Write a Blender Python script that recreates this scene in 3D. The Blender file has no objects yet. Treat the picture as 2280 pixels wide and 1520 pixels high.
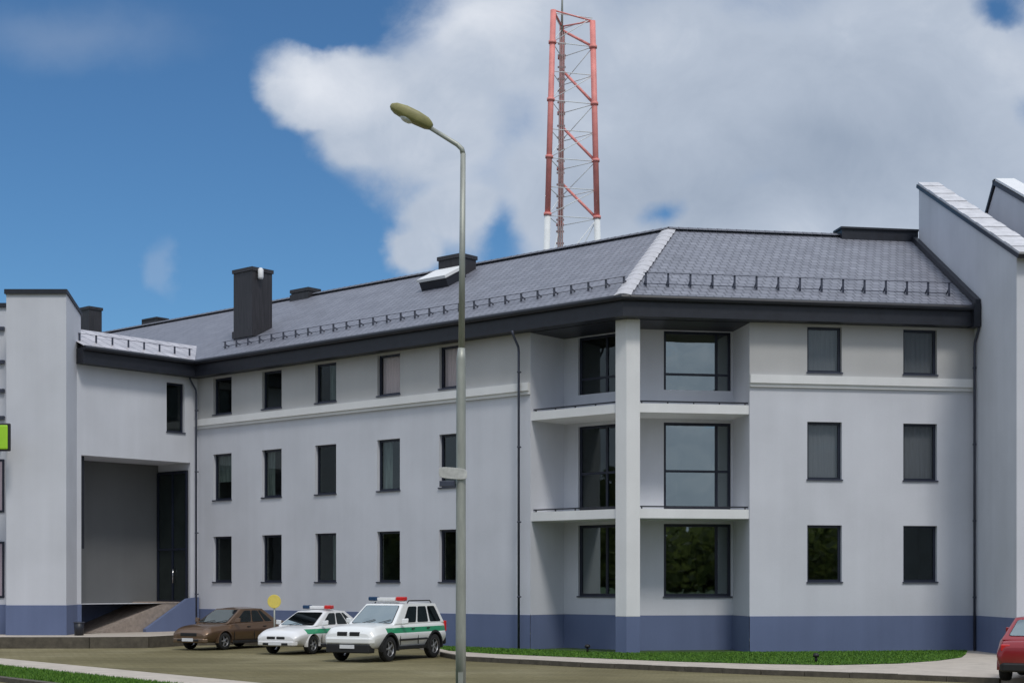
import bpy, bmesh, math, random
from mathutils import Vector, Matrix
R = math.radians
random.seed(7)
SC = bpy.context.scene
COL = SC.collection
LOT = -.11                                        # level of the paved yard; the lawn lies at about 0

# ------------------------------------------------------------------ camera numbers
F, CX, HY, EYE = 3400.0, 1140.0, 1295.0, 2.36     # focal (px of 2280), centre, horizon row, eye height
def ray(x): return (x - CX) / F
def ground(x, y, z=0.0):
    Y = (EYE - z) * F / (y - HY); return Vector((ray(x) * Y, Y, z))
def zat(y, Y): return EYE + (HY - y) * Y / F

# ------------------------------------------------------------------ mesh builder
class MB:
    def __init__(s): s.v = []; s.f = []; s.uv = {}; s.mi = {}; s.smooth = set()
    def quad(s, *pts, uv=None, m=0, smooth=False):
        b = len(s.v); s.v += [Vector(p) for p in pts]; s.f.append(tuple(range(b, b + len(pts))))
        i = len(s.f) - 1
        if uv: s.uv[i] = uv
        if m: s.mi[i] = m
        if smooth: s.smooth.add(i)
    def prism(s, pts, ext, m=0):
        """closed polygon pts extruded by vector ext"""
        pts = [Vector(p) for p in pts]; ext = Vector(ext); n = len(pts); b = len(s.v)
        s.v += pts + [p + ext for p in pts]
        fs = [tuple(range(b, b + n))[::-1], tuple(range(b + n, b + 2 * n))]
        for i in range(n):
            j = (i + 1) % n; fs.append((b + i, b + j, b + n + j, b + n + i))
        for f in fs:
            s.f.append(f)
            if m: s.mi[len(s.f) - 1] = m
    def box(s, o, ax, ay, az, m=0):
        o = Vector(o); ax = Vector(ax); ay = Vector(ay); az = Vector(az)
        s.prism([o, o + ax, o + ax + ay, o + ay], az, m)
    def cbox(s, c, sx, sy, sz, m=0):
        s.box((c[0] - sx / 2, c[1] - sy / 2, c[2] - sz / 2), (sx, 0, 0), (0, sy, 0), (0, 0, sz), m)
    def tube(s, pts, rad, n=8, m=0, caps=True):
        pts = [Vector(p) for p in pts]
        rads = rad if isinstance(rad, (list, tuple)) else [rad] * len(pts)
        b = len(s.v); up = Vector((0, 0, 1)); ref = None
        for i, p in enumerate(pts):
            t = (pts[min(i + 1, len(pts) - 1)] - pts[max(i - 1, 0)]).normalized()
            if ref is None:
                ref = t.cross(up)
                if ref.length < 1e-3: ref = Vector((1, 0, 0))
            ref = (ref - t * ref.dot(t)).normalized(); bi = t.cross(ref)
            for k in range(n):
                a = 2 * math.pi * k / n
                s.v.append(p + (ref * math.cos(a) + bi * math.sin(a)) * rads[i])
        for i in range(len(pts) - 1):
            for k in range(n):
                k2 = (k + 1) % n
                s.f.append((b + i * n + k, b + i * n + k2, b + (i + 1) * n + k2, b + (i + 1) * n + k))
                s.smooth.add(len(s.f) - 1)
                if m: s.mi[len(s.f) - 1] = m
        if caps:
            s.f.append(tuple(b + k for k in range(n))[::-1]); s.f.append(tuple(b + (len(pts) - 1) * n + k for k in range(n)))
            if m: s.mi[len(s.f) - 1] = m; s.mi[len(s.f) - 2] = m
    def lathe(s, prof, c, axis, ref, n=24, m=0, smooth=True):
        """prof: list of (r, h) along axis from centre c"""
        c = Vector(c); axis = Vector(axis).normalized(); ref = Vector(ref).normalized(); bi = axis.cross(ref); b = len(s.v)
        for r, h in prof:
            for k in range(n):
                a = 2 * math.pi * k / n
                s.v.append(c + axis * h + (ref * math.cos(a) + bi * math.sin(a)) * r)
        for i in range(len(prof) - 1):
            for k in range(n):
                k2 = (k + 1) % n
                s.f.append((b + i * n + k, b + i * n + k2, b + (i + 1) * n + k2, b + (i + 1) * n + k))
                if smooth: s.smooth.add(len(s.f) - 1)
                if m: s.mi[len(s.f) - 1] = m
    def mesh(s, name, org=Vector((0, 0, 0)), weld=True):
        me = bpy.data.meshes.new(name)
        me.from_pydata([tuple(p - org) for p in s.v], [], s.f)
        uvl = me.uv_layers.new(name='UVMap')
        for i, p in enumerate(me.polygons):
            if i in s.uv:
                for li, c in zip(p.loop_indices, s.uv[i]): uvl.data[li].uv = c
            if i in s.mi: p.material_index = s.mi[i]
            if i in s.smooth: p.use_smooth = True
        if weld:
            bm = bmesh.new(); bm.from_mesh(me)
            bmesh.ops.remove_doubles(bm, verts=bm.verts, dist=0.0004)
            bmesh.ops.recalc_face_normals(bm, faces=bm.faces)
            bm.to_mesh(me); bm.free()
        me.update(); return me
    def build(s, name, mats, parent=None, org=None, weld=True, bevel=0.0):
        if not isinstance(mats, (list, tuple)): mats = [mats]
        if org is None: org = worldloc(parent)
        me = s.mesh(name, org, weld)
        for m in mats: me.materials.append(m)
        o = bpy.data.objects.new(name, me); COL.objects.link(o)
        if parent: o.parent = parent
        if bevel:
            md = o.modifiers.new('edge', 'BEVEL'); md.width = bevel; md.segments = 2; md.limit_method = 'ANGLE'; md.angle_limit = R(40)
        return o
def worldloc(o):
    p = Vector((0, 0, 0))
    while o is not None: p = p + o.location; o = o.parent
    return p
def empty(name, loc, label, cat, rz=0, group=None):
    o = bpy.data.objects.new(name, None); COL.objects.link(o); o.location = loc; o.rotation_euler = (0, 0, rz)
    o.empty_display_size = .3
    o['label'] = label; o['category'] = cat
    if group: o['group'] = group
    return o

# ------------------------------------------------------------------ materials
def newmat(name):
    m = bpy.data.materials.new(name); m.use_nodes = True
    return m, m.node_tree, m.node_tree.nodes, m.node_tree.links, m.node_tree.nodes['Principled BSDF']
def mat(name, col, rough=.6, metal=0., var=.0, scale=8., bump=0., bscale=40., coat=0., spec=.5, coord='Object', stretch=None, col2=None, thr=None):
    m, t, n, l, b = newmat(name)
    b.inputs['Base Color'].default_value = (*col, 1); b.inputs['Roughness'].default_value = rough
    b.inputs['Metallic'].default_value = metal; b.inputs['Coat Weight'].default_value = coat
    b.inputs['Specular IOR Level'].default_value = spec
    if var or bump or col2:
        tc = n.new('ShaderNodeTexCoord'); mp = n.new('ShaderNodeMapping'); l.new(tc.outputs[coord], mp.inputs[0])
        if stretch: mp.inputs['Scale'].default_value = stretch
    if var or col2:
        no = n.new('ShaderNodeTexNoise'); no.inputs['Scale'].default_value = scale; no.inputs['Detail'].default_value = 6; no.inputs['Roughness'].default_value = .65
        l.new(mp.outputs[0], no.inputs['Vector'])
        rp = n.new('ShaderNodeValToRGB'); l.new(no.outputs['Fac'], rp.inputs[0])
        c2 = col2 if col2 else tuple(min(1, c * (1 + var)) for c in col)
        c1 = col if col2 else tuple(c * (1 - var) for c in col)
        a, z = thr if thr else (.3, .7)
        rp.color_ramp.elements[0].position = a; rp.color_ramp.elements[1].position = z
        rp.color_ramp.elements[0].color = (*c1, 1); rp.color_ramp.elements[1].color = (*c2, 1)
        l.new(rp.outputs[0], b.inputs['Base Color'])
    if bump:
        nb = n.new('ShaderNodeTexNoise'); nb.inputs['Scale'].default_value = bscale; nb.inputs['Detail'].default_value = 4
        l.new(mp.outputs[0], nb.inputs['Vector'])
        bp = n.new('ShaderNodeBump'); bp.inputs['Strength'].default_value = bump; bp.inputs['Distance'].default_value = .02
        l.new(nb.outputs['Fac'], bp.inputs['Height']); l.new(bp.outputs[0], b.inputs['Normal'])
    return m

def stucco(name, col, streak=.06):
    """render with weathering: broad tone drift plus thin rain streaks"""
    m, t, n, l, b = newmat(name)
    b.inputs['Roughness'].default_value = .88; b.inputs['Specular IOR Level'].default_value = .25
    tc = n.new('ShaderNodeTexCoord')
    def noise(sc, stretch, det=5):
        mp = n.new('ShaderNodeMapping'); mp.inputs['Scale'].default_value = stretch; l.new(tc.outputs['Object'], mp.inputs[0])
        no = n.new('ShaderNodeTexNoise'); no.inputs['Scale'].default_value = sc; no.inputs['Detail'].default_value = det
        l.new(mp.outputs[0], no.inputs['Vector']); return no.outputs['Fac']
    a = noise(.45, (1, 1, 1), 8); s = noise(2.2, (1, 1, .06), 6); g = noise(30, (1, 1, 1), 3)
    def mul(x, k, c):
        q = n.new('ShaderNodeMath'); q.operation = 'MULTIPLY_ADD'; l.new(x, q.inputs[0]); q.inputs[1].default_value = k; q.inputs[2].default_value = c; return q.outputs[0]
    def add(x, y):
        q = n.new('ShaderNodeMath'); q.operation = 'ADD'; l.new(x, q.inputs[0]); l.new(y, q.inputs[1]); return q.outputs[0]
    f = add(add(mul(a, .30, 1 - .15), mul(s, streak * 2, -streak)), mul(g, .1, -.05))
    mx = n.new('ShaderNodeVectorMath'); mx.operation = 'SCALE'; mx.inputs[0].default_value = col; l.new(f, mx.inputs['Scale'])
    l.new(mx.outputs[0], b.inputs['Base Color'])
    bp = n.new('ShaderNodeBump'); bp.inputs['Strength'].default_value = .35; bp.inputs['Distance'].default_value = .01
    l.new(noise(55, (1, 1, 1), 3), bp.inputs['Height']); l.new(bp.outputs[0], b.inputs['Normal'])
    return m

def tiles(name, c1, c2, mortar, bw=.3, rh=.34, rough=.45, bump=.6, offset=.5, msize=.012, spec=.5):
    m, t, n, l, b = newmat(name)
    b.inputs['Roughness'].default_value = rough; b.inputs['Specular IOR Level'].default_value = spec
    tc = n.new('ShaderNodeTexCoord')
    br = n.new('ShaderNodeTexBrick'); l.new(tc.outputs['UV'], br.inputs['Vector'])
    br.inputs['Color1'].default_value = (*c1, 1); br.inputs['Color2'].default_value = (*c2, 1); br.inputs['Mortar'].default_value = (*mortar, 1)
    br.inputs['Scale'].default_value = 1; br.inputs['Mortar Size'].default_value = msize; br.inputs['Mortar Smooth'].default_value = .3
    br.inputs['Brick Width'].default_value = bw; br.inputs['Row Height'].default_value = rh; br.offset = offset
    no = n.new('ShaderNodeTexNoise'); no.inputs['Scale'].default_value = .9; no.inputs['Detail'].default_value = 7; l.new(tc.outputs['UV'], no.inputs['Vector'])
    mr = n.new('ShaderNodeMapRange'); mr.inputs['From Min'].default_value = .25; mr.inputs['From Max'].default_value = .75
    mr.inputs['To Min'].default_value = .88; mr.inputs['To Max'].default_value = 1.12; l.new(no.outputs['Fac'], mr.inputs['Value'])
    mx = n.new('ShaderNodeVectorMath'); mx.operation = 'SCALE'; l.new(br.outputs['Color'], mx.inputs[0]); l.new(mr.outputs[0], mx.inputs['Scale'])
    l.new(mx.outputs[0], b.inputs['Base Color'])
    if bump:
        bp = n.new('ShaderNodeBump'); bp.inputs['Strength'].default_value = bump; bp.inputs['Distance'].default_value = .02; bp.invert = True
        l.new(br.outputs['Fac'], bp.inputs['Height']); l.new(bp.outputs[0], b.inputs['Normal'])
    return m

def glassmat(name, refl, tint=(.55, .6, .62), wavy=.02):
    """window glass: see-through, reflecting with the angle, coated panes a little more"""
    m, t, n, l, b = newmat(name); n.remove(b); out = n['Material Output']
    tr = n.new('ShaderNodeBsdfTransparent'); tr.inputs[0].default_value = (*tint, 1)
    gl = n.new('ShaderNodeBsdfGlossy'); gl.inputs['Roughness'].default_value = .015; gl.inputs[0].default_value = (.86, .97, .97, 1)
    fr = n.new('ShaderNodeFresnel'); ge = n.new('ShaderNodeNewGeometry')     # same reflection from either side of a pane
    io = n.new('ShaderNodeMath'); io.operation = 'MULTIPLY_ADD'; io.inputs[1].default_value = 1 / 1.5 - 1.5; io.inputs[2].default_value = 1.5
    l.new(ge.outputs['Backfacing'], io.inputs[0]); l.new(io.outputs[0], fr.inputs[0])
    ad = n.new('ShaderNodeMath'); ad.operation = 'ADD'; ad.use_clamp = True; ad.inputs[1].default_value = refl; l.new(fr.outputs[0], ad.inputs[0])
    tc = n.new('ShaderNodeTexCoord'); no = n.new('ShaderNodeTexNoise'); no.inputs['Scale'].default_value = .9; no.inputs['Detail'].default_value = 1
    l.new(tc.outputs['Object'], no.inputs['Vector'])
    bp = n.new('ShaderNodeBump'); bp.inputs['Strength'].default_value = wavy; bp.inputs['Distance'].default_value = .2
    l.new(no.outputs['Fac'], bp.inputs['Height']); l.new(bp.outputs[0], gl.inputs['Normal'])
    mx = n.new('ShaderNodeMixShader'); l.new(ad.outputs[0], mx.inputs[0]); l.new(tr.outputs[0], mx.inputs[1]); l.new(gl.outputs[0], mx.inputs[2])
    l.new(mx.outputs[0], out.inputs[0]); return m

M = {}
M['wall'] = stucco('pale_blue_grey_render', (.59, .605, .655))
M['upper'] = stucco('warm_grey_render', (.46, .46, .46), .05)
M['band'] = stucco('white_band', (.73, .735, .74), .06)
M['plinth'] = stucco('blue_plinth_paint', (.13, .165, .28), .12)
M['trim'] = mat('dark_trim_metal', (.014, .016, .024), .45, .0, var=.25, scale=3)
M['frame'] = mat('navy_window_frame', (.010, .014, .030), .4, var=.2, scale=4)
M['pipe'] = mat('dark_pipe_metal', (.055, .062, .09), .45, .3, var=.2, scale=5)
M['roof'] = tiles('slate_roof_tiles', (.172, .177, .212), (.222, .228, .268), (.105, .108, .13), bw=.3, rh=.38, rough=.5, msize=.026, bump=.9)
M['pale_roof'] = tiles('pale_metal_roof', (.46, .44, .46), (.62, .59, .61), (.20, .19, .21), bw=.62, rh=.42, rough=.35, msize=.03, offset=0)
M['cap'] = mat('pale_ridge_caps', (.50, .49, .51), .5, var=.12, scale=6)
M['entrance'] = stucco('shade_toned_entrance_render', (.15, .155, .16))  # deep shade of the passage put into the wall colour
M['chimney'] = mat('dark_chimney_cladding', (.028, .026, .030), .5, var=.5, scale=2.5, stretch=(6, 6, .4))
M['white'] = mat('white_paint', (.78, .78, .78), .45, var=.06, scale=5)
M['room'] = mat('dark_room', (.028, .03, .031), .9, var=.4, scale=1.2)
M['blind'] = mat('grey_blind', (.35, .29, .335), .8, var=.12, scale=4, stretch=(12, 12, .3))
M['pinkblind'] = mat('pink_curtain', (.66, .50, .50), .8, var=.18, scale=3, stretch=(9, 9, .3))
M['greycurtain'] = mat('grey_curtain', (.24, .25, .24), .85, var=.5, scale=2.2, stretch=(7, 7, .5))
M['glass'] = glassmat('window_glass', .025, (.55, .63, .62))
M['glass_clear'] = glassmat('clear_glass', -.01, (.86, .9, .9))
M['glass_blue'] = glassmat('coated_glass', .27, (.3, .38, .38))
M['glass_low'] = glassmat('ground_floor_glass', .22, (.35, .42, .36), .006)
M['carglass'] = glassmat('car_glass', .0, (.30, .36, .36), 0)
M['carglass_pale'] = glassmat('windscreen_glass', .30, (.4, .46, .48), 0)
M['rubber'] = mat('tyre_rubber', (.014, .014, .015), .85, var=.3, scale=12)
M['rim'] = mat('wheel_alloy', (.42, .42, .43), .35, .8, var=.1, scale=10)
M['black'] = mat('black_plastic', (.012, .012, .013), .55, var=.2, scale=10)
M['headlight'] = mat('headlight_lens', (.62, .65, .68), .12, .3, var=.1, scale=20, coat=.8)
M['chrome'] = mat('chrome', (.6, .6, .62), .15, 1., var=.05, scale=10)
M['plate'] = mat('number_plate', (.72, .73, .75), .5, var=.05, scale=10)
M['redlens'] = mat('red_lens', (.62, .02, .02), .2, var=.1, scale=10, coat=.6)
M['bluelens'] = mat('blue_lens', (.015, .05, .12), .2, var=.1, scale=10, coat=.6)
M['amber'] = mat('amber_lens', (.7, .25, .03), .25, var=.1, scale=10)
M['galv'] = mat('galvanised_steel', (.36, .37, .33), .5, .35, var=.18, scale=3, stretch=(3, 3, .6))
M['lamphead'] = mat('lamp_housing', (.27, .25, .10), .5, var=.25, scale=5)
M['mastred'] = mat('mast_red_paint', (.78, .27, .24), .55, var=.18, scale=1.6)
M['mastwhite'] = mat('mast_white_paint', (.72, .74, .74), .55, var=.1, scale=1.6)
M['mastdark'] = mat('mast_cable', (.28, .20, .20), .6, var=.3, scale=3)
M['signback'] = mat('weathered_sign_back', (.50, .50, .48), .6, var=.25, scale=7)
M['yellow'] = mat('yellow_sign', (.72, .58, .12), .5, var=.1, scale=6)
M['green_sign'] = mat('lime_green_sign', (.36, .66, .03), .4, var=.08, scale=3)
M['ramp'] = mat('ramp_paving', (.30, .25, .215), .85, var=.25, scale=5, bump=.3)
M['pavement'] = mat('pavement_concrete', (.47, .415, .355), .9, var=.16, scale=1.6, bump=.25, bscale=30)
M['kerb'] = mat('dark_kerb_stone', (.09, .078, .06), .9, var=.35, scale=4, bump=.3)
M['lawn'] = mat('lawn_soil', (.035, .075, .012), .95, var=.4, scale=2.5)
M['verge'] = mat('verge_turf', (.03, .06, .012), .95, var=.4, scale=3)

def lot_mat():
    m, t, n, l, b = newmat('worn_paving')
    b.inputs['Roughness'].default_value = .9; b.inputs['Specular IOR Level'].default_value = .25
    tc = n.new('ShaderNodeTexCoord')
    def noise(sc, det, st=(1, 1, 1)):
        mp = n.new('ShaderNodeMapping'); mp.inputs['Scale'].default_value = st; l.new(tc.outputs['Object'], mp.inputs[0])
        no = n.new('ShaderNodeTexNoise'); no.inputs['Scale'].default_value = sc; no.inputs['Detail'].default_value = det; l.new(mp.outputs[0], no.inputs['Vector']); return no
    big = noise(.16, 5, (1, .7, 1)); fine = noise(9, 4)
    rp = n.new('ShaderNodeValToRGB'); l.new(big.outputs['Fac'], rp.inputs[0]); e = rp.color_ramp.elements
    e[0].position = .34; e[0].color = (.168, .142, .068, 1); e[1].position = .66; e[1].color = (.305, .268, .160, 1)
    e2 = e.new(.52); e2.color = (.225, .194, .104, 1)
    mr = n.new('ShaderNodeMapRange'); mr.inputs['To Min'].default_value = .72; mr.inputs['To Max'].default_value = 1.28; l.new(fine.outputs['Fac'], mr.inputs['Value'])
    br = n.new('ShaderNodeTexBrick'); mp = n.new('ShaderNodeMapping'); mp.inputs['Rotation'].default_value = (0, 0, R(26)); l.new(tc.outputs['Object'], mp.inputs[0]); l.new(mp.outputs[0], br.inputs['Vector'])
    br.inputs['Scale'].default_value = 1; br.inputs['Brick Width'].default_value = .4; br.inputs['Row Height'].default_value = .2; br.inputs['Mortar Size'].default_value = .012
    br.inputs['Color1'].default_value = (1, 1, 1, 1); br.inputs['Color2'].default_value = (.86, .86, .86, 1); br.inputs['Mortar'].default_value = (.6, .62, .5, 1)
    st = noise(.55, 6, (.25, 1.3, 1)); sp2 = noise(1.7, 3)
    m2 = n.new('ShaderNodeMapRange'); m2.inputs['From Min'].default_value = .32; m2.inputs['From Max'].default_value = .62; m2.inputs['To Min'].default_value = .72; m2.inputs['To Max'].default_value = 1.0; l.new(st.outputs['Fac'], m2.inputs['Value'])
    m3 = n.new('ShaderNodeMapRange'); m3.inputs['From Min'].default_value = .68; m3.inputs['From Max'].default_value = .74; m3.inputs['To Min'].default_value = 1.0; m3.inputs['To Max'].default_value = .6; l.new(sp2.outputs['Fac'], m3.inputs['Value'])
    q1 = n.new('ShaderNodeMath'); q1.operation = 'MULTIPLY'; l.new(m2.outputs[0], q1.inputs[0]); l.new(m3.outputs[0], q1.inputs[1])
    q2 = n.new('ShaderNodeMath'); q2.operation = 'MULTIPLY'; l.new(q1.outputs[0], q2.inputs[0]); l.new(mr.outputs[0], q2.inputs[1])
    mx = n.new('ShaderNodeVectorMath'); mx.operation = 'SCALE'; l.new(rp.outputs[0], mx.inputs[0]); l.new(q2.outputs[0], mx.inputs['Scale'])
    mm = n.new('ShaderNodeVectorMath'); mm.operation = 'MULTIPLY'; l.new(mx.outputs[0], mm.inputs[0]); l.new(br.outputs['Color'], mm.inputs[1])
    l.new(mm.outputs[0], b.inputs['Base Color'])
    bp = n.new('ShaderNodeBump'); bp.inputs['Strength'].default_value = .4; bp.inputs['Distance'].default_value = .01; l.new(fine.outputs['Fac'], bp.inputs['Height']); l.new(bp.outputs[0], b.inputs['Normal'])
    return m
M['lot'] = lot_mat()
def leaf_mat(name, a, bcol):
    m, t, n, l, b = newmat(name); b.inputs['Roughness'].default_value = .7
    g = n.new('ShaderNodeNewGeometry'); rp = n.new('ShaderNodeValToRGB'); l.new(g.outputs['Random Per Island'], rp.inputs[0])
    rp.color_ramp.elements[0].color = (*a, 1); rp.color_ramp.elements[1].color = (*bcol, 1); l.new(rp.outputs[0], b.inputs['Base Color']); return m
M['grass'] = leaf_mat('grass_blade', (.022, .10, .003), (.12, .25, .015))
M['leaves'] = leaf_mat('wood_leaves', (.07, .09, .025), (.14, .155, .05))
_t = M['leaves'].node_tree; _tr = _t.nodes.new('ShaderNodeBsdfTranslucent'); _mx = _t.nodes.new('ShaderNodeMixShader'); _mx.inputs[0].default_value = .5
_tr.inputs[0].default_value = (.20, .24, .07, 1); _t.links.new(_t.nodes['Principled BSDF'].outputs[0], _mx.inputs[1]); _t.links.new(_tr.outputs[0], _mx.inputs[2]); _t.links.new(_mx.outputs[0], _t.nodes['Material Output'].inputs[0])
M['bark'] = mat('bark', (.06, .05, .04), .9, var=.3)

# ------------------------------------------------------------------ building layout
A = R(9.4); B = R(41)
def v2(x, y): return Vector((x, y, 0))
CORNER = v2(3.77, 50.27)
class Fr:
    def __init__(s, O, U, N): s.O = O; s.U = U.normalized(); s.N = N.normalized()
    def p(s, u, d=0, z=0): return s.O + s.U * u + s.N * d + Vector((0, 0, z))
    def ux(s, x, d=0):
        r = ray(x); o = s.O + s.N * d
        return (r * o.y - o.x) / (s.U.x - r * s.U.y)
    def Y(s, x, d=0): return s.p(s.ux(x, d), d).y
LW = Fr(CORNER, v2(-math.cos(B), math.sin(B)), v2(math.sin(B), math.cos(B)))
RW = Fr(CORNER, v2(math.cos(A), math.sin(A)), v2(-math.sin(A), math.cos(A)))
U_L = LW.ux(440)
LK = Fr(LW.p(U_L), -LW.N, LW.U)                    # link over the passage, square to the long wing
S_L = LK.ux(168)
U_R = RW.ux(2170)
GX0 = RW.p(U_R)                                    # where the right wing meets the gabled neighbour
GDIR = v2(-.016, 1).normalized()                   # direction of that neighbour's side wall
# mitre vectors
n1, n2 = LW.N, RW.N
det = n1.x * n2.y - n1.y * n2.x
KC = v2((n2.y - n1.y) / det, (n1.x - n2.x) / det)
def Apt(w): return LK.p(S_L, w)
def Bpt(w): return LK.O + (LK.N + LW.N) * w
def Cpt(w): return CORNER + KC * w
def Dpt(w):
    o = RW.p(0, w); # o + u U = GX0 + t GDIR
    d = RW.U.x * -GDIR.y + RW.U.y * GDIR.x
    q = GX0 - o; u = (q.x * -GDIR.y + q.y * GDIR.x) / d
    return o + RW.U * (u - .01)
def Z(p, z): return Vector((p.x, p.y, z))
W_R, OV = 7.28, .6
Z_EAVE, Z_RIDGE, Z_SOF = 11.68, 15.72, 11.02
def zroof(w): return Z_EAVE + (Z_RIDGE - Z_EAVE) * (w + OV) / (W_R + OV)
ROOFP = 2.0
office = empty('office_building', CORNER, 'long pale blue-grey three-storey office building with blue plinth, slate roof and recessed corner balconies', 'building')

# ---- wall panels with openings
def panel(mb, fr, u0, u1, z0, z1, d=0, openings=(), reveal=.2, m=0):
    us = sorted({u0, u1, *[max(u0, min(u1, o[0])) for o in openings], *[max(u0, min(u1, o[1])) for o in openings]})
    zs = sorted({z0, z1, *[max(z0, min(z1, o[2])) for o in openings], *[max(z0, min(z1, o[3])) for o in openings]})
    for i in range(len(us) - 1):
        for j in range(len(zs) - 1):
            uc, zc = (us[i] + us[i + 1]) / 2, (zs[j] + zs[j + 1]) / 2
            if any(o[0] < uc < o[1] and o[2] < zc < o[3] for o in openings): continue
            a, b, c, e = us[i], us[i + 1], zs[j], zs[j + 1]
            mb.quad(fr.p(a, d, c), fr.p(b, d, c), fr.p(b, d, e), fr.p(a, d, e), m=m)
    for a, b, c, e in openings:
        dd = d + reveal
        for q in (((a, c), (a, e)), ((b, c), (b, e)), ((a, c), (b, c)), ((a, e), (b, e))):
            (ua, za), (ub, zb) = q
            mb.quad(fr.p(ua, d, za), fr.p(ub, d, zb), fr.p(ub, dd, zb), fr.p(ua, dd, za), m=m)
def fbox(mb, fr, u0, u1, d0, d1, z0, z1, m=0):
    mb.box(fr.p(u0, d0, z0), fr.U * (u1 - u0), fr.N * (d1 - d0), (0, 0, z1 - z0), m)

def window(root, fr, u0, u1, z0, z1, d=0, reveal=.2, glass='glass', blind=None, bdrop=1.0, mull=(), trans=(), sill=True, fw=.085, name='window', room=1.4, side=0):
    """navy frame set in the reveal, with pane, room behind, sill and blind as sub-parts"""
    if u0 > u1: u0, u1 = u1, u0
    f = MB(); da, db = d + reveal - .07, d + reveal
    e = .004
    fbox(f, fr, u0 + e, u0 + fw, da, db, z0 + e, z1 - e); fbox(f, fr, u1 - fw, u1 - e, da, db, z0 + e, z1 - e)
    fbox(f, fr, u0 + fw, u1 - fw, da, db, z0 + e, z0 + fw); fbox(f, fr, u0 + fw, u1 - fw, da, db, z1 - fw, z1 - e)
    for u in mull: fbox(f, fr, u - fw * .45, u + fw * .45, da + .003, db, z0 + fw, z1 - fw)
    for z in trans: fbox(f, fr, u0 + fw, u1 - fw, da + .006, db, z - fw * .4, z + fw * .4)
    w = f.build(name, M['frame'], root)
    g = MB(); dg = d + reveal - .03
    g.quad(fr.p(u0 + .02, dg, z0 + .02), fr.p(u1 - .02, dg, z0 + .02), fr.p(u1 - .02, dg, z1 - .02), fr.p(u0 + .02, dg, z1 - .02))
    g.build('pane', M[glass], w)
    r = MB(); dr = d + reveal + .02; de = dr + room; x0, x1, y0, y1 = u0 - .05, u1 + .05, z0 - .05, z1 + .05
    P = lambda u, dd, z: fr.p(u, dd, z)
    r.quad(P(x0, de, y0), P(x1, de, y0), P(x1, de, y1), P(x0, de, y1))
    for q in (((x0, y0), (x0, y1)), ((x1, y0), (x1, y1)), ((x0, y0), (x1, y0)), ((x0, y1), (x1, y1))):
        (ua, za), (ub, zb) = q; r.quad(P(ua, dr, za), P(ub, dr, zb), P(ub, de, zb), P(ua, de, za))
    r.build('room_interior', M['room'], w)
    if blind:
        b = MB(); dbl = d + reveal + .09; n = 14; ua, ub = u0 + .03, u1 - .03
        if side: ua, ub = (u0 + .03, u0 + (u1 - u0) * side) if side > 0 else (u1 + (u1 - u0) * side, u1 - .03)
        for i in range(n):
            a, c = ua + (ub - ua) * i / n, ua + (ub - ua) * (i + 1) / n
            k0, k1 = dbl + .02 * (i % 2), dbl + .02 * ((i + 1) % 2)
            zb = z1 - (z1 - z0) * bdrop
            b.quad(P(a, k0, zb), P(c, k1, zb), P(c, k1, z1), P(a, k0, z1))
        b.build('blind' if blind == 'blind' else 'curtain', M[blind], w, weld=False)
    if sill:
        s = MB(); fbox(s, fr, u0 - .03, u1 + .03, d - .05, d + reveal - .075, z0 - .035, z0 + .012); s.build('sill', M['pipe'], w)
    return w

FL = [(2.36, 4.27), (5.80, 7.74), (9.40, 10.94)]
Z_PL, ZC0, ZC1 = 1.22, 8.90, 9.27
WW = 1.22
WXL = [495, 605, 725, 865, 1005]
WXR = [1836, 2049]
uL = [LW.ux(x) for x in WXL]; uR = [RW.ux(x) for x in WXR]
UL0 = LW.ux(1181); UR0 = RW.ux(1669)
wallm = MB(); plm = MB()
for fr, us, a, b in ((LW, uL, UL0, U_L), (RW, uR, UR0, U_R + .0)):
    upm = MB(); crm = MB()
    ops = [(u - WW / 2, u + WW / 2, z0, z1) for u in us for z0, z1 in FL[:2]]
    panel(wallm, fr, a, b, Z_PL, ZC0 + .05, 0, ops)
    ops = [(u - WW / 2, u + WW / 2, *FL[2]) for u in us]
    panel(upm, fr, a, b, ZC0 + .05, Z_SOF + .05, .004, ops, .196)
    panel(plm, fr, a, b, 0, Z_PL, -.02)
    plm.quad(fr.p(a, -.02, Z_PL), fr.p(b, -.02, Z_PL), fr.p(b, 0, Z_PL), fr.p(a, 0, Z_PL))
    fbox(crm, fr, a - .02 if fr is RW else a, b, -.16, .003, ZC0 + .09, ZC1)
    fbox(crm, fr, a, b, -.09, .003, ZC0 - .03, ZC0 + .0885)
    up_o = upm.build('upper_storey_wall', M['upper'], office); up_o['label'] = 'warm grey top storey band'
    crm.build('cornice', M['band'], office)
tower_z = .3
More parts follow.
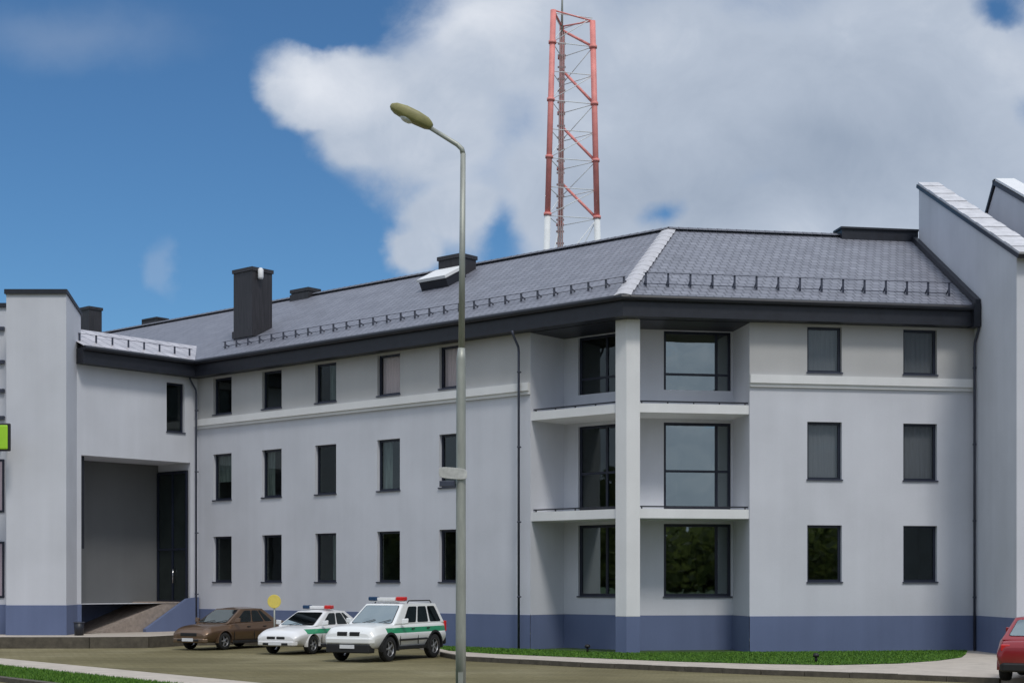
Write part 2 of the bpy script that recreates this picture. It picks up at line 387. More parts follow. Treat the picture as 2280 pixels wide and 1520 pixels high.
# recess at the corner
DR = 1.85
inner = Cpt(DR); uiL = (inner - LW.p(0, DR)).dot(LW.U); uiR = (inner - RW.p(0, DR)).dot(RW.U)
gl_L = (uiL + .12, LW.ux(1287, DR)); gl_R = (RW.ux(1478, DR), RW.ux(1638, DR))
gl_R = (gl_R[0], min(gl_R[1], UR0 - .05))
RZ = [(1.86, 4.36), (4.86, 7.84), (8.34, 10.98)]
SL = [(4.47, 4.78), (7.96, 8.26)]
for fr, a, b, gl in ((LW, uiL, UL0, gl_L), (RW, uiR, UR0, gl_R)):
    ops = [(gl[0], gl[1], *z) for z in RZ]
    panel(wallm, fr, a, b, Z_PL, ZC0 + .05, DR, ops[:2], .16)
    panel(upm, fr, a, b, ZC0 + .05, Z_SOF + .05, DR, [], .16) if False else None
    panel(wallm, fr, a, b, ZC0 + .05, Z_SOF + .05, DR, [(gl[0], gl[1], ZC0 + .05, RZ[2][1])], .16)
    panel(plm, fr, a, b, 0, Z_PL, DR - .02)
    # side wall of the recess
    wallm.quad(fr.p(b, 0, Z_PL), fr.p(b, DR, Z_PL), fr.p(b, DR, Z_SOF + .05), fr.p(b, 0, Z_SOF + .05))
    plm.quad(fr.p(b - .02, -.02, 0), fr.p(b - .02, DR, 0), fr.p(b - .02, DR, Z_PL), fr.p(b - .02, -.02, Z_PL))
# fix the missing strip: opening of second row crosses the colour line, keep the sill piece closed
# ---- link wall over the passage
sP0, sP1 = LK.ux(424), LK.ux(181); ZP = 7.42
PD = 2.3
lw_ = (LK.ux(411), LK.ux(371), 8.66, 10.74)
panel(wallm, LK, 0, S_L, Z_PL + .25, Z_SOF + .05, 0, [lw_], .2) if False else None
ops = [(sP0, sP1, Z_PL + .25, ZP)]
panel(wallm, LK, 0, S_L, Z_PL + .25, 8.3, 0, ops, PD)
panel(wallm, LK, 0, S_L, 8.3, Z_SOF + .05, 0, [(lw_[0], lw_[1], lw_[2], lw_[3])], .2)
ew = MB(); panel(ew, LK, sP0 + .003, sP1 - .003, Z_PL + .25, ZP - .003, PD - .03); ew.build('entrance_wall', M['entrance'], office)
panel(plm, LK, 0, sP0, 0, Z_PL + .25, -.02); panel(plm, LK, sP1, S_L, 0, Z_PL + .25, -.02)
panel(plm, LK, sP0, sP1, 0, Z_PL + .25, PD - .02)
for s in (sP0, sP1): plm.quad(LK.p(s, -.02, 0), LK.p(s, PD, 0), LK.p(s, PD, Z_PL + .25), LK.p(s, -.02, Z_PL + .25))
# link and wings: rear faces so the block is closed
LEND = 43.0
for mbx in (wallm,):
    mbx.quad(LW.p(-3, 2 * W_R, 0), LW.p(LEND, 2 * W_R, 0), LW.p(LEND, 2 * W_R, Z_SOF + .05), LW.p(-3, 2 * W_R, Z_SOF + .05))
    mbx.quad(LW.p(LEND, 0, 0), LW.p(LEND, 2 * W_R, 0), LW.p(LEND, 2 * W_R, Z_SOF), LW.p(LEND, 0, Z_SOF))
    mbx.quad(LW.p(LEND, 0, Z_SOF), LW.p(LEND, 2 * W_R, Z_SOF), LW.p(LEND, W_R, Z_RIDGE - .1))
    mbx.quad(LW.p(U_L + 4.6, 0, 0), LW.p(LEND, 0, 0), LW.p(LEND, 0, Z_SOF + .05), LW.p(U_L + 4.6, 0, Z_SOF + .05))
    mbx.quad(LK.p(0, 4.6, 0), LK.p(S_L, 4.6, 0), LK.p(S_L, 4.6, Z_SOF + .05), LK.p(0, 4.6, Z_SOF + .05))
wall_o = wallm.build('wall', M['wall'], office)
plm.build('plinth', M['plinth'], office)

# windows
bl = {(3, 2): ('pinkblind', 1, 0), (4, 2): ('pinkblind', 1, 0), (2, 2): ('greycurtain', 1, .55), (3, 1): ('greycurtain', .95, -.45), (1, 1): ('greycurtain', 1, -.4), (2, 0): ('greycurtain', 1, .4), (0, 1): ('greycurtain', .6, 0)}
for i, u in enumerate(uL):
    for k, (z0, z1) in enumerate(FL):
        b = bl.get((i, k))
        window(office, LW, u - WW / 2, u + WW / 2, z0, z1, .0, glass='glass_clear' if b and b[0] == 'pinkblind' else 'glass', blind=b[0] if b else None, bdrop=b[1] if b else 1, side=b[2] if b else 0)
for i, u in enumerate(uR):
    for k, (z0, z1) in enumerate(FL):
        window(office, RW, u - WW / 2, u + WW / 2, z0, z1, .0, glass='glass_low' if k == 0 and i == 0 else 'glass', blind='blind' if k else None, bdrop=1 if k == 2 or i else .97)
window(office, LK, *sorted(lw_[:2]), lw_[2], lw_[3], 0)
for fr, gl, mu in ((LW, gl_L, [gl_L[0] + (gl_L[1] - gl_L[0]) * .52]), (RW, gl_R, [RW.ux(1597, DR)])):
    for k, (z0, z1) in enumerate(RZ):
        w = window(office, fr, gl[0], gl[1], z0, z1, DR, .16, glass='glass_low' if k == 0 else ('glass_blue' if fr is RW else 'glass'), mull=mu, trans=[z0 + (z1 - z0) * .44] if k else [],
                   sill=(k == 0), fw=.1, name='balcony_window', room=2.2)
# pier, balcony slabs
pm = MB(); hw = .46
plan = [LW.p(hw), Cpt(0), RW.p(hw), RW.p(hw + .02, .62), Cpt(.75), LW.p(hw + .02, .62)]
pm.prism([Z(p, 0) for p in plan], (0, 0, Z_PL), 1)
pm.prism([Z(p, Z_PL + .002) for p in plan], (0, 0, Z_SOF + .02 - Z_PL))
pm.build('pier', [M['band'], M['plinth']], office, bevel=.012)
for z0, z1 in SL:
    s = MB()
    s.prism([Z(LW.p(UL0 + .0, .05), z0), Z(Cpt(.05), z0), Z(RW.p(UR0, .05), z0), Z(RW.p(UR0, DR + .01), z0), Z(Cpt(DR + .01), z0), Z(LW.p(UL0, DR + .01), z0)], (0, 0, z1 - z0))
    so = s.build('balcony_slab', M['band'], office)
    r = MB()
    for fr, a in ((LW, UL0), (RW, UR0)):
        fbox(r, fr, hw + .03, a - .003, .16, .21, z1 + .06, z1 + .105)
        n = 4
        for i in range(n + 1):
            u = hw + .1 + (a - hw - .2) * i / n; fbox(r, fr, u - .02, u + .02, .165, .205, z1, z1 + .062)
    r.build('toe_rail', M['trim'], so)
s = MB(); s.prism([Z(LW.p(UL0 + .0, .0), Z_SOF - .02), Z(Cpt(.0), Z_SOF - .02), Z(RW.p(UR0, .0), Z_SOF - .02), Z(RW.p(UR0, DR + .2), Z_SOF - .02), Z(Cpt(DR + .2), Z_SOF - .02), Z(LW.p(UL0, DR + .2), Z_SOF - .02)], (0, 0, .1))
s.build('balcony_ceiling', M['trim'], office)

# ---- eaves
def sweep(mb, prof, pts, close=True, m=0):
    n = len(prof)
    for i in range(len(pts) - 1):
        for k in range(n if close else n - 1):
            a, b = prof[k], prof[(k + 1) % n]
            mb.quad(Z(pts[i](a[0]), a[1]), Z(pts[i + 1](a[0]), a[1]), Z(pts[i + 1](b[0]), b[1]), Z(pts[i](b[0]), b[1]), m=m)
    for e in (0, -1): mb.quad(*[Z(pts[e](a[0]), a[1]) for a in (prof if e else prof[::-1])])
path = [Apt, Bpt, Cpt, Dpt]
e = MB(); sweep(e, [(.3, Z_SOF), (-OV + .06, Z_SOF), (-OV + .06, Z_EAVE - .06), (.3, Z_EAVE - .06)], path)
e.build('eaves_fascia', M['trim'], office)
gcirc = [(-OV - .035 + .095 * math.cos(a), Z_EAVE - .07 + .10 * math.sin(a)) for a in [2 * math.pi * k / 10 for k in range(10)]]
g = MB(); sweep(g, gcirc, path); g.build('gutter', M['trim'], office)
# ---- roof
def roofquad(mb, pts, fr):
    uv = []
    for p in pts:
        q = p - fr.O; uv.append((q.dot(fr.U), q.dot(fr.N) * 1.125))
    mb.quad(*pts, uv=uv)
rm = MB()
ze, zr = Z_EAVE, Z_RIDGE
peak = Cpt(W_R)
roofquad(rm, [Z(Cpt(-OV), ze), Z(LW.p(LEND + .4, -OV), ze), Z(LW.p(LEND + .4, W_R), zr), Z(peak, zr)], LW)
roofquad(rm, [Z(Cpt(-OV), ze), Z(Dpt(-OV), ze), Z(Dpt(W_R), zr), Z(peak, zr)], RW)
back = Cpt(2 * W_R + OV)
roofquad(rm, [Z(peak, zr), Z(LW.p(LEND + .4, W_R), zr), Z(LW.p(LEND + .4, 2 * W_R + OV), ze), Z(back, ze)], LW)
roofquad(rm, [Z(peak, zr), Z(Dpt(W_R), zr), Z(Dpt(2 * W_R + OV), ze), Z(back, ze)], RW)
roof = rm.build('roof', M['roof'], office, weld=False)
# pale roof over the link
lm = MB(); LWD = 2.3
lr = lambda d: ze + .02 + (d + OV) * .40
lm_pts = [LK.p(.6 - .6 - 2.6, -OV), LK.p(S_L + .02, -OV), LK.p(S_L + .02, LWD), LK.p(-2.6, LWD)]
def lkquad(s0, s1, d0, d1, z0, z1):
    pts = [Z(LK.p(s0, d0), z0), Z(LK.p(s1, d0), z0), Z(LK.p(s1, d1), z1), Z(LK.p(s0, d1), z1)]
    roofquad(lm, pts, LK)
# front slope: bounded by the valley with the long wing (valley runs from the inner eave corner)
vz = lr(LWD); wv = (vz - ze) / (zr - ze) * (W_R + OV) - OV
pts = [Z(Bpt(-OV), ze + .02), Z(LK.p(S_L + .02, -OV), ze + .02), Z(LK.p(S_L + .02, LWD), vz), Z(LK.p(-wv - .02, LWD), vz)]
roofquad(lm, pts, LK)
lkquad(-wv - .02, S_L + .02, LWD, 4.6 + OV, vz, ze - .2)
lroof = lm.build('link_roof', M['pale_roof'], office, weld=False)
lroof['label'] = 'short pale roof over the passage'
# ridge and hip caps
def caps(pa, pb, n, wdt, h, name, mt, parent):
    c = MB(); pa = Vector(pa); pb = Vector(pb); t = (pb - pa) / n; dirv = t.normalized()
    side = dirv.cross(Vector((0, 0, 1))).normalized(); upv = side.cross(dirv)
    for i in range(n):
        a = pa + t * i - t * .08; b = pa + t * (i + 1)
        for k in range(5):
            f0, f1 = -1 + 2 * k / 5, -1 + 2 * (k + 1) / 5
            pr = lambda q, f, s: q + side * f * wdt * s + upv * (h * (1 - f * f) * s - .10 * wdt * abs(f))
            c.quad(pr(a, f0, 1.1), pr(a, f1, 1.1), pr(b, f1, .95), pr(b, f0, .95))
        c.quad(*[a + side * f * wdt * 1.1 + upv * (h * (1 - f * f) * 1.1 - .10 * wdt * abs(f)) for f in (-1, -.6, -.2, .2, .6, 1)])
    return c.build(name, mt, parent, weld=False)
caps(Z(Cpt(-OV), ze + .03), Z(peak, zr + .03), 15, .27, .045, 'hip_cap', M['cap'], roof)
caps(Z(peak, zr + .03), Z(LW.p(LEND, W_R), zr + .03), 110, .17, .09, 'ridge_cap', M['roof'], roof)
caps(Z(peak, zr + .03), Z(Dpt(W_R), zr + .03), 26, .17, .09, 'ridge_cap', M['roof'], roof)
# dark verge where the slate meets the gabled neighbour
vb = MB(); pa, pb = Z(Dpt(-OV - .1), ze + .02), Z(Dpt(W_R), zr + .02); dv = (pb - pa)
vb.box(pa + RW.U * -.2, dv, RW.U * .19, (0, 0, .2)); vb.build('verge_trim', M['trim'], roof)
eb = MB(); pa = Z(Dpt(-OV - .14), Z_SOF - .05); eb.box(pa + RW.U * -.26, RW.U * .25, RW.N * .5, (0, 0, ze - Z_SOF + .12)); eb.build('eaves_end', M['trim'], roof)
# snow guards
def guard(fr, u0, u1, w, step, h, parent, mt):
    g = MB(); n = max(2, int((u1 - u0) / step)); sl = (zr - ze) / (W_R + OV)
    for i in range(n + 1):
        u = u0 + (u1 - u0) * i / n
        g.box(fr.p(u - .03, w, zroof(w) - .02), fr.U * .06, fr.N * .05, (0, 0, h))
        g.box(fr.p(u - .022, w + .048, zroof(w) + h * .5), fr.U * .044, fr.N * .2 + Vector((0, 0, .2 * sl - h * .5)), (0, 0, .035))
    for hh in (.10, h - .04):
        g.tube([fr.p(u0 - .1, w - .02, zroof(w) + hh), fr.p(u1 + .1, w - .02, zroof(w) + hh)], .013, 6)
    g.build('snow_guard', mt, parent)
M['guard'] = mat('snow_guard_metal', (.085, .09, .115), .5, .2, var=.2)
guard(LW, .5, U_L - 1.2, .5, .74, .34, roof, M['guard'])
guard(RW, .75, U_R - .75, .35, .74, .50, roof, M['pipe'])
lg = MB()
for i in range(8):
    s = .3 + (S_L - .6) * i / 7
    lg.box(LK.p(s, .1, lr(.1) - .02), LK.U * .06, LK.N * .05, (0, 0, .34))
lg.tube([LK.p(.2, .1, lr(.1) + .3), LK.p(S_L - .1, .1, lr(.1) + .3)], .013, 6)
lg.build('snow_guard', M['pipe'], lroof)
# chimneys
def chim(x, y0, y1, fr, w, sx, sy, cap='chimney', whitecap=False):
    """x: photo column of the middle, y0: row of the top"""
    u = fr.ux(x, w); Yp = fr.p(u, w).y; zt = zat(y0, Yp); zb = zroof(min(w, W_R)) - .6 if w <= W_R else zroof(2 * W_R - w) - .6
    c = MB(); fbox(c, fr, u - sx / 2, u + sx / 2, w - sy / 2, w + sy / 2, zb, zt - .16)
    fbox(c, fr, u - sx / 2 - .05, u + sx / 2 + .05, w - sy / 2 - .05, w + sy / 2 + .05, zt - .158, zt)
    fbox(c, fr, u - sx / 2 - .05, u + sx / 2 + .05, w - sy / 2 - .05, w + sy / 2 + .05, zroof(w) - .2, zroof(w) + .1)
    o = c.build('chimney', M['chimney'], roof)
    if whitecap:
        k = MB(); q = fr.p(u - sx / 2 + .25, w - sy / 2 - .08, zt - .3); k.lathe([(.0, 0), (.10, 0), (.12, .08), (.12, .40), (.06, .47), (0, .48)], fr.p(u - sx / 2 - .14, w - .2, zt - .50), (0, 0, 1), (1, 0, 0), 12)
        k.build('flue_cowl', M['white'], o)
    return o
chim(563, 602, 0, LW, 2.1, 1.25, 1.1, whitecap=True)
chim(680, 645, 0, LW, W_R, 1.2, .7)
chim(1018, 572, 0, LW, 6.2, 1.3, .9)
chim(346, 710, 0, LW, W_R + .5, 1.2, .7)
chim(200, 686, 0, LW, W_R + .6, 1.1, .8)
# ridge vent box on the right wing
ub0, ub1 = RW.ux(1867, W_R), RW.ux(2036, W_R)
c = MB(); fbox(c, RW, ub0, ub1, W_R - .35, W_R + .35, zr - .25, zr + .22); fbox(c, RW, ub0 - .06, ub1 + .0, W_R - .42, W_R + .42, zr + .222, zr + .30)
c.build('ridge_vent', M['trim'], roof)
# roof hatch standing open below the second chimney
uh = LW.ux(972, 4.6); hz = zroof(4.6); sl = (zr - ze) / (W_R + OV)
h = MB(); U_, N_ = LW.U, (LW.N + Vector((0, 0, sl))).normalized(); up = U_.cross(N_); up = up if up.z > 0 else -up
o_ = LW.p(uh, 4.6, hz)
h.box(o_ - U_ * .75 - N_ * .1 - up * .05, U_ * 1.5, N_ * 1.2, up * .42, 0)
h.box(o_ - U_ * .8 - N_ * .16 + up * .372, U_ * 1.6, N_ * 1.3, up * .12, 1)
h.build('roof_hatch', [M['trim'], M['white']], roof)
# downpipes
def pipe(fr, u, z1, z0, d=-.1, r=.043):
    p = MB(); p.tube([fr.p(u, -OV + .02, z1 + .02), fr.p(u, -OV + .06, z1 - .12), fr.p(u, d - .02, z1 - .52), fr.p(u, d, z1 - .7), fr.p(u, d, z0)], r, 10)
    for z in (z1 - 1.4, z1 - 4, z1 - 6.6, z1 - 9.2): p.tube([fr.p(u, d, z), fr.p(u, d, z + .05)], r + .018, 10); p.box(fr.p(u - .015, d, z), fr.U * .03, fr.N * .12, (0, 0, .05))
    p.build('downpipe', M['pipe'], office)
pipe(LW, LW.ux(1165), Z_SOF, 0, -.24)
pipe(LW, LW.ux(447), Z_SOF, .3, -.24)
pipe(RW, U_R - .12, Z_SOF, 0, -.24)
# passage: ramp, parapet, glazed entrance
zt, zb = 1.52, .3
sa, sb, sc = LK.ux(300), LK.ux(424) + .05, LK.ux(322)
rp = MB()
s_lo, s_hi = LK.ux(214), sP0 + 1.25
rp.prism([LK.p(s_lo, .02, 0), LK.p(s_lo, .02, zb + .01), LK.p(s_hi, .02, zt), LK.p(sP0 + .01, .02, zt), LK.p(sP0 + .01, .02, 0)], LK.N * (PD - .05))
rp.prism([LK.p(s_lo, .0, 0), LK.p(s_lo, .0, zb + .012), LK.p(s_lo + .001, -2.6, zb + .012), LK.p(s_lo + .001, -2.6, 0)], LK.U * -.001) if False else None
rp.build('ramp', M['ramp'], office)
pp = MB(); s_m = LK.ux(318)
pp.prism([LK.p(s_m, -.22, 0), LK.p(s_m, -.22, zb + .12), LK.p(sP0 + .3, -.22, zt + .14), LK.p(sP0 - .28, -.22, zt + .2), LK.p(sP0 - .28, -.22, 0)], LK.N * .2)
pp.build('ramp_parapet', M['plinth'], office)
d = MB(); fr2 = Fr(LK.p(sP0 + .03, 0), LK.N, -LK.U)      # reveal on the right side of the passage
for a, b in ((.12, .2), (1.08, 1.16), (2.12, 2.2)): fbox(d, fr2, a, b, -.09, -.02, zt, ZP - .35)
for z in (zt, zt + 2.2, ZP - .43): fbox(d, fr2, .2, 2.12, -.087, -.02, z, z + .08)
do = d.build('entrance_glazing', M['frame'], office)
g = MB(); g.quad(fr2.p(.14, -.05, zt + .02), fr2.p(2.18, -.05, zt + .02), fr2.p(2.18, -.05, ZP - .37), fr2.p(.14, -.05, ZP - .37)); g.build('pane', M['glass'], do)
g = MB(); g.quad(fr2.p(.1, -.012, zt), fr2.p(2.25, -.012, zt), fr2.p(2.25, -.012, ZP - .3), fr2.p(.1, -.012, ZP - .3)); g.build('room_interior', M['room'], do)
g = MB(); g.tube([fr2.p(1.0, -.14, zt + .8), fr2.p(1.0, -.14, zt + 1.4)], .02, 8); g.tube([fr2.p(1.0, -.14, zt + .85), fr2.p(1.0, -.08, zt + .85)], .014, 6); g.tube([fr2.p(1.0, -.14, zt + 1.35), fr2.p(1.0, -.08, zt + 1.35)], .014, 6); g.build('door_handle', M['chrome'], do)
b_ = MB(); fbox(b_, LK, sP1 - .30, sP1 - .06, .25, .33, 3.7, ZP - .02); b_.build('narrow_panel', M['trim'], office)

# ------------------------------------------------------------------ flat-roofed neighbour on the left
TX1, TY0 = -17.31, 59.3
TX0 = ray(14) * TY0
left = empty('neighbouring_block', (TX0, TY0, 0), 'pale rendered block with projecting bay and flat dark coping, left of the dark passage', 'building')
t = MB(); zf, zb_ = 13.55, 13.05
prof = [(TY0, 1.46), (TY0, zf), (TY0 + 2.0, zb_), (TY0 + 2.0, 1.46)]
t.prism([(TX0, y, z) for y, z in prof], (TX1 - TX0, 0, 0))
MX1, MY0 = -20.6, 60.9
t.box((-31, MY0, 1.46), (MX1 + 31 + .0, 0, 0), (0, 9, 0), (0, 0, 13.3 - 1.46))
t.box((MX1, MY0, 1.46), (TX0 + .5 - MX1, 0, 0), (0, .4, 0), (0, 0, 13.3 - 1.46))
t.build('wall', M['wall'], left)
t = MB(); t.box((TX0 - .02, TY0 - .02, 0), (TX1 - TX0 + .04, 0, 0), (0, 2.04, 0), (0, 0, 1.46)); t.box((-31, MY0 - .02, 0), (TX0 - .03 + 31, 0, 0), (0, .4, 0), (0, 0, 1.46)); t.build('plinth', M['plinth'], left)
t = MB(); prof = [(TY0 - .08, zf - .03), (TY0 - .08, zf + .16), (TY0 + .05, zf + .16), (TY0 + 2.1, zb_ + .13), (TY0 + 2.1, zb_ - .03), (TY0 + .05, zf - .008)]
t.prism([(TX0 - .06, y, z) for y, z in prof], (TX1 - TX0 + .1, 0, 0)); t.build('coping', M['trim'], left)
t = MB(); t.box((-31.1, MY0 - .1, 13.302), (TX0 + 31.0, 0, 0), (0, 9.2, 0), (0, 0, .16)); t.build('coping', M['trim'], left) if False else None
t = MB(); t.box((-31.1, MY0 - .1, 13.302), (MX1 + 31.1, 0, 0), (0, 9.2, 0), (0, 0, .16)); t.box((MX1 + .002, MY0 - .1, 13.302), (TX0 - .07 - MX1, 0, 0), (0, .5, 0), (0, 0, .16)); t.build('coping', M['trim'], left)
LF = Fr(v2(0, MY0), v2(1, 0), v2(0, 1))
for k, y in enumerate((732, 806, 870, 930)):
    z = zat(y, MY0); b = MB(); fbox(b, LF, -27, ray(11) * MY0, -.14, -.003, z - .07, z + .07); b.build('ledge', M['pipe'], left)
xw = ray(10) * MY0
for y0, y1 in ((1022, 1140), (1205, 1330)):
    z0, z1 = zat(y1, MY0), zat(y0, MY0)
    f = MB(); 
    for a, b in ((xw - 1.3, xw - 1.22), (xw - .08, xw)): fbox(f, LF, a, b, -.05, -.002, z0, z1)
    for a, b in ((z0, z0 + .08), (z1 - .08, z1)): fbox(f, LF, xw - 1.22, xw - .08, -.05, -.002, a, b)
    w = f.build('window', M['frame'], left); g = MB(); fbox(g, LF, xw - 1.25, xw - .05, -.03, -.001, z0 + .03, z1 - .03); g.build('pane', [M['blind']], w)
Ys = 58.2
sg = empty('hanging_sign', (ray(2) * Ys, Ys, zat(1005, Ys)), 'lime green box sign with dark edge fixed to the block at the left photo edge', 'sign')
s = MB(); xr = ray(17) * Ys; zs0, zs1 = zat(1000, Ys), zat(945, Ys)
s.box((xr - 1.3, Ys, zs0), (1.3, 0, 0), (0, .12, 0), (0, 0, zs1 - zs0)); s.build('sign_face', M['green_sign'], sg, bevel=.05)
s = MB(); s.box((xr - 1.36, Ys + .03, zs0 - .06), (1.44, 0, 0), (0, .14, 0), (0, 0, zs1 - zs0 + .12)); s.build('sign_case', M['black'], sg, bevel=.04)
s = MB()
for dx in (-1.1, -.3): s.box((xr + dx - .03, Ys + .16, (zs0 + zs1) / 2), (.06, 0, 0), (0, MY0 - Ys - .16, 0), (0, 0, .06))
s.build('bracket', M['pipe'], sg)

# ------------------------------------------------------------------ gabled neighbour on the right
PF = 4.15
gf = GX0 - GDIR * PF; gb = GX0 + GDIR * 6.75
zfe, zbe = 12.62, 17.55
right = empty('gabled_building', (gf.x, gf.y, 0), 'tall pale building with steep mono-pitch gable and white roof edge beyond the right wing', 'building')
GF = Fr(gf, GDIR, v2(GDIR.y, -GDIR.x))      # u runs back, d runs to the right
Lg = (gb - gf).length
t = MB(); t.prism([GF.p(0, 0, Z_PL), GF.p(0, 0, zfe), GF.p(Lg, 0, zbe), GF.p(Lg, 0, Z_PL)], GF.N * .72)
t.prism([GF.p(.012, .721, Z_PL), GF.p(.012, .721, zfe - 1.0), GF.p(Lg - .5, .721, zbe - 1.3), GF.p(Lg - .5, .721, Z_PL)], GF.N * 10)
t.build('wall', M['wall'], right)
t = MB(); t.box(GF.p(-.02, -.02, 0), GF.U * Lg, GF.N * 10.8, (0, 0, Z_PL)); t.build('plinth', M['plinth'], right)
gs = Vector((GF.U.x * Lg, GF.U.y * Lg, zbe - zfe)); gn = gs.normalized(); upn = Vector((0, 0, 1)) - gn * gn.z; upn.normalize()
t = MB(); a0 = GF.p(0, -.07, zfe) - gn * .35
t.box(a0 + upn * .004, gn * (gs.length + .5), GF.N * .84, upn * .13); 
rt = t.build('verge_trim', M['trim'], right)
t = MB(); a1 = a0 + upn * .137 + GF.N * .03 + gn * .03; Lc = gs.length + .42
n = 16
for i in range(n):
    p0 = a1 + gn * (Lc * i / n) + upn * .0
    t.prism([p0 + gn * .0, p0 + GF.N * .80, p0 + GF.N * .80 + gn * (Lc / n - .02) , p0 + gn * (Lc / n - .02)], upn * (.07 + .02 * (i % 2)))
M['edge_tile'] = mat('pale_edge_tiles', (.60, .59, .61), .5, var=.22, scale=2.2)
rr = t.build('roof', M['edge_tile'], right); rr['label'] = 'white roof edge tiles'
t = MB(); q0, q1 = GF.p(-.4, .80, zfe - .9), GF.p(Lg - .3, .80, zbe - 1.1)
roofquad2 = [q0, q0 + GF.N * 10, q1 + GF.N * 10, q1]
t.quad(*roofquad2, uv=[(0, 0), (10, 0), (10, 12), (0, 12)]); t.build('lower_roof', M['roof'], right, weld=False)
# second, set-back gable
X2 = 1.95
g2 = [(9.1, 15.75), (7.75, 16.9), (2.2, 14.35), (2.2, 12.9)]
t = MB(); t.prism([GF.p(u, X2, z) for u, z in g2], GF.N * .6); t.build('rear_gable', M['wall'], right)
t = MB()
def strip(u0, z0, u1, z1, th, dn):
    p, q = GF.p(u0, X2 - .08, z0), GF.p(u1, X2 - .08, z1); dd = (q - p); nn = Vector((0, 0, 1)) if abs(dd.z) < dd.length * .8 else GF.U
    t.box(p, dd, GF.N * .76, nn * th)
strip(9.25, 15.55, 7.8, 16.95, .16, 0); strip(7.95, 16.95, 2.0, 14.25, .16, 0); strip(9.2, 15.2, 2.2, 12.4, .5, 0)
t.build('verge_trim', M['trim'], right)
t = MB(); p, q = GF.p(7.7, X2 - .05, 17.02), GF.p(2.0, X2 - .05, 14.43); t.box(p, q - p, GF.N * .7, (0, 0, .09)); t.build('roof', M['white'], right)

# ------------------------------------------------------------------ lattice mast behind the roof
YM = 79.0
mast = empty('radio_mast', (ray(1275) * YM, YM, 0), 'red and white lattice radio mast with three legs rising behind the roof', 'mast')
H_T = zat(28, YM)
def mx(x, Y): return ray(x) * Y
zw = zat(483, YM)
zbot = zat(560, YM)
legs = [((1217, YM - .3), (1232, YM - .3)), ((1246, YM + 2.0), (1251, YM + 2.0)), ((1331, YM + .4), (1319, YM + .4))]
def legpt(i, z):
    (xa, Ya), (xb, Yb) = legs[i]
    xx = xa + (xb - xa) * (z - zbot) / (H_T - zbot); return Vector((mx(xx, Ya), Ya, z))
for i in range(3):
    m_ = MB()
    m_.tube([legpt(i, 0), legpt(i, zw)], .16 if i == 1 else .17, 10, m=1)
    m_.tube([legpt(i, zw), legpt(i, H_T - (.3 if i == 2 else 0))], .13 if i == 1 else .155, 10, m=0)
    z = zw
    while z < H_T:
        m_.tube([legpt(i, z), legpt(i, z + .14)], .21, 10, m=0); z += 2.95
    m_.build('leg', [M['mastred'], M['mastwhite']], mast)
zz = [0.2 + (zw - .2) * k / 6 for k in range(6)] + [zw + (H_T - .15 - zw) * k / 7 for k in range(8)]
db = MB()
for k, z in enumerate(zz):
    hb = MB()
    mi = 1 if z < zw - .1 else 0
    for a, b in ((0, 1), (1, 2), (0, 2)):
        hb.tube([legpt(a, z), legpt(b, z)], .022, 6, m=1)
        if k < len(zz) - 1:
            z2 = zz[k + 1]
            if (a, b) == (1, 2) and z >= zw - .1:
                if k % 2 == 0: db.tube([legpt(a, min(z2 + .85, H_T - .2)), legpt(b, z)], .075, 6, m=mi)
                else: db.tube([legpt(a, z), legpt(b, z2)], .02, 6, m=1)
            elif k % 2 == 0 or z < zw: db.tube([legpt(a, z), legpt(b, z2)], .022, 6, m=1)
    hb.build('cross_brace', [M['mastred'], M['mastwhite']], mast)
db.build('diagonal_brace', [M['mastred'], M['mastwhite']], mast)
cb = MB()
for dx in (-.09, .02, .13): cb.tube([legpt(1, .2) + Vector((dx, -.32, 0)), legpt(1, H_T - .4) + Vector((dx, -.32, 0))], .04, 6)
z = .4
while z < H_T - .5:
    cb.cbox(legpt(1, z) + Vector((0, -.3, 0)), .42, .07, .09); z += .62
cb.build('cable_ladder', M['mastdark'], mast)
an = MB(); an.tube([legpt(1, H_T - .6) + Vector((0, -.2, 0)), legpt(1, H_T + 3.2) + Vector((0, -.2, 0))], [.07, .03], 8); an.build('antenna', M['galv'], mast)
an = MB(); an.tube([legpt(0, H_T), legpt(1, H_T)], .06, 6); an.tube([legpt(1, H_T), legpt(2, H_T - .3)], .04, 6); an.tube([legpt(0, H_T), legpt(2, H_T - .3)], .04, 6); an.build('top_frame', M['mastred'], mast)

# ------------------------------------------------------------------ street lamp
YL = 27.0
lx = lambda x: ray(x) * YL
lz = lambda y: zat(y, YL)
lamp = empty('street_lamp', (lx(1026), YL, 0), 'tall grey street lamp with bent arm and single tilted head', 'street lamp')
p = MB(); bx = lx(1026); tx = lx(1031)
p.tube([(bx, YL, LOT), (bx, YL, .5)], .10, 16)
p.tube([(bx, YL, .5), (bx, YL, 1.4), (bx + .005, YL, lz(800)), (bx + .012, YL, lz(775))], [.092, .09, .082, .062], 16)
p.tube([(bx + .012, YL, lz(775)), (tx, YL, lz(342))], [.058, .047], 16)
po = p.build('pole', M['galv'], lamp)
dr = MB(); dr.cbox((bx, YL - .085, .62), .09, .02, .3); dr.build('access_door', M['galv'], po)
a = MB(); a.tube([(tx, YL, lz(344)), (tx - .02, YL, lz(332)), (lx(1018), YL, lz(322)), (lx(945), YL, lz(277))], [.046, .045, .043, .038], 12); a.build('arm', M['galv'], lamp)
hd = MB(); pa, pb = Vector((lx(958), YL, lz(280))), Vector((lx(871), YL, lz(236))); ax = (pb - pa); Lh = ax.length; axn = ax.normalized(); sd = Vector((0, 1, 0)); upv = sd.cross(axn); upv = upv if upv.z > 0 else -upv
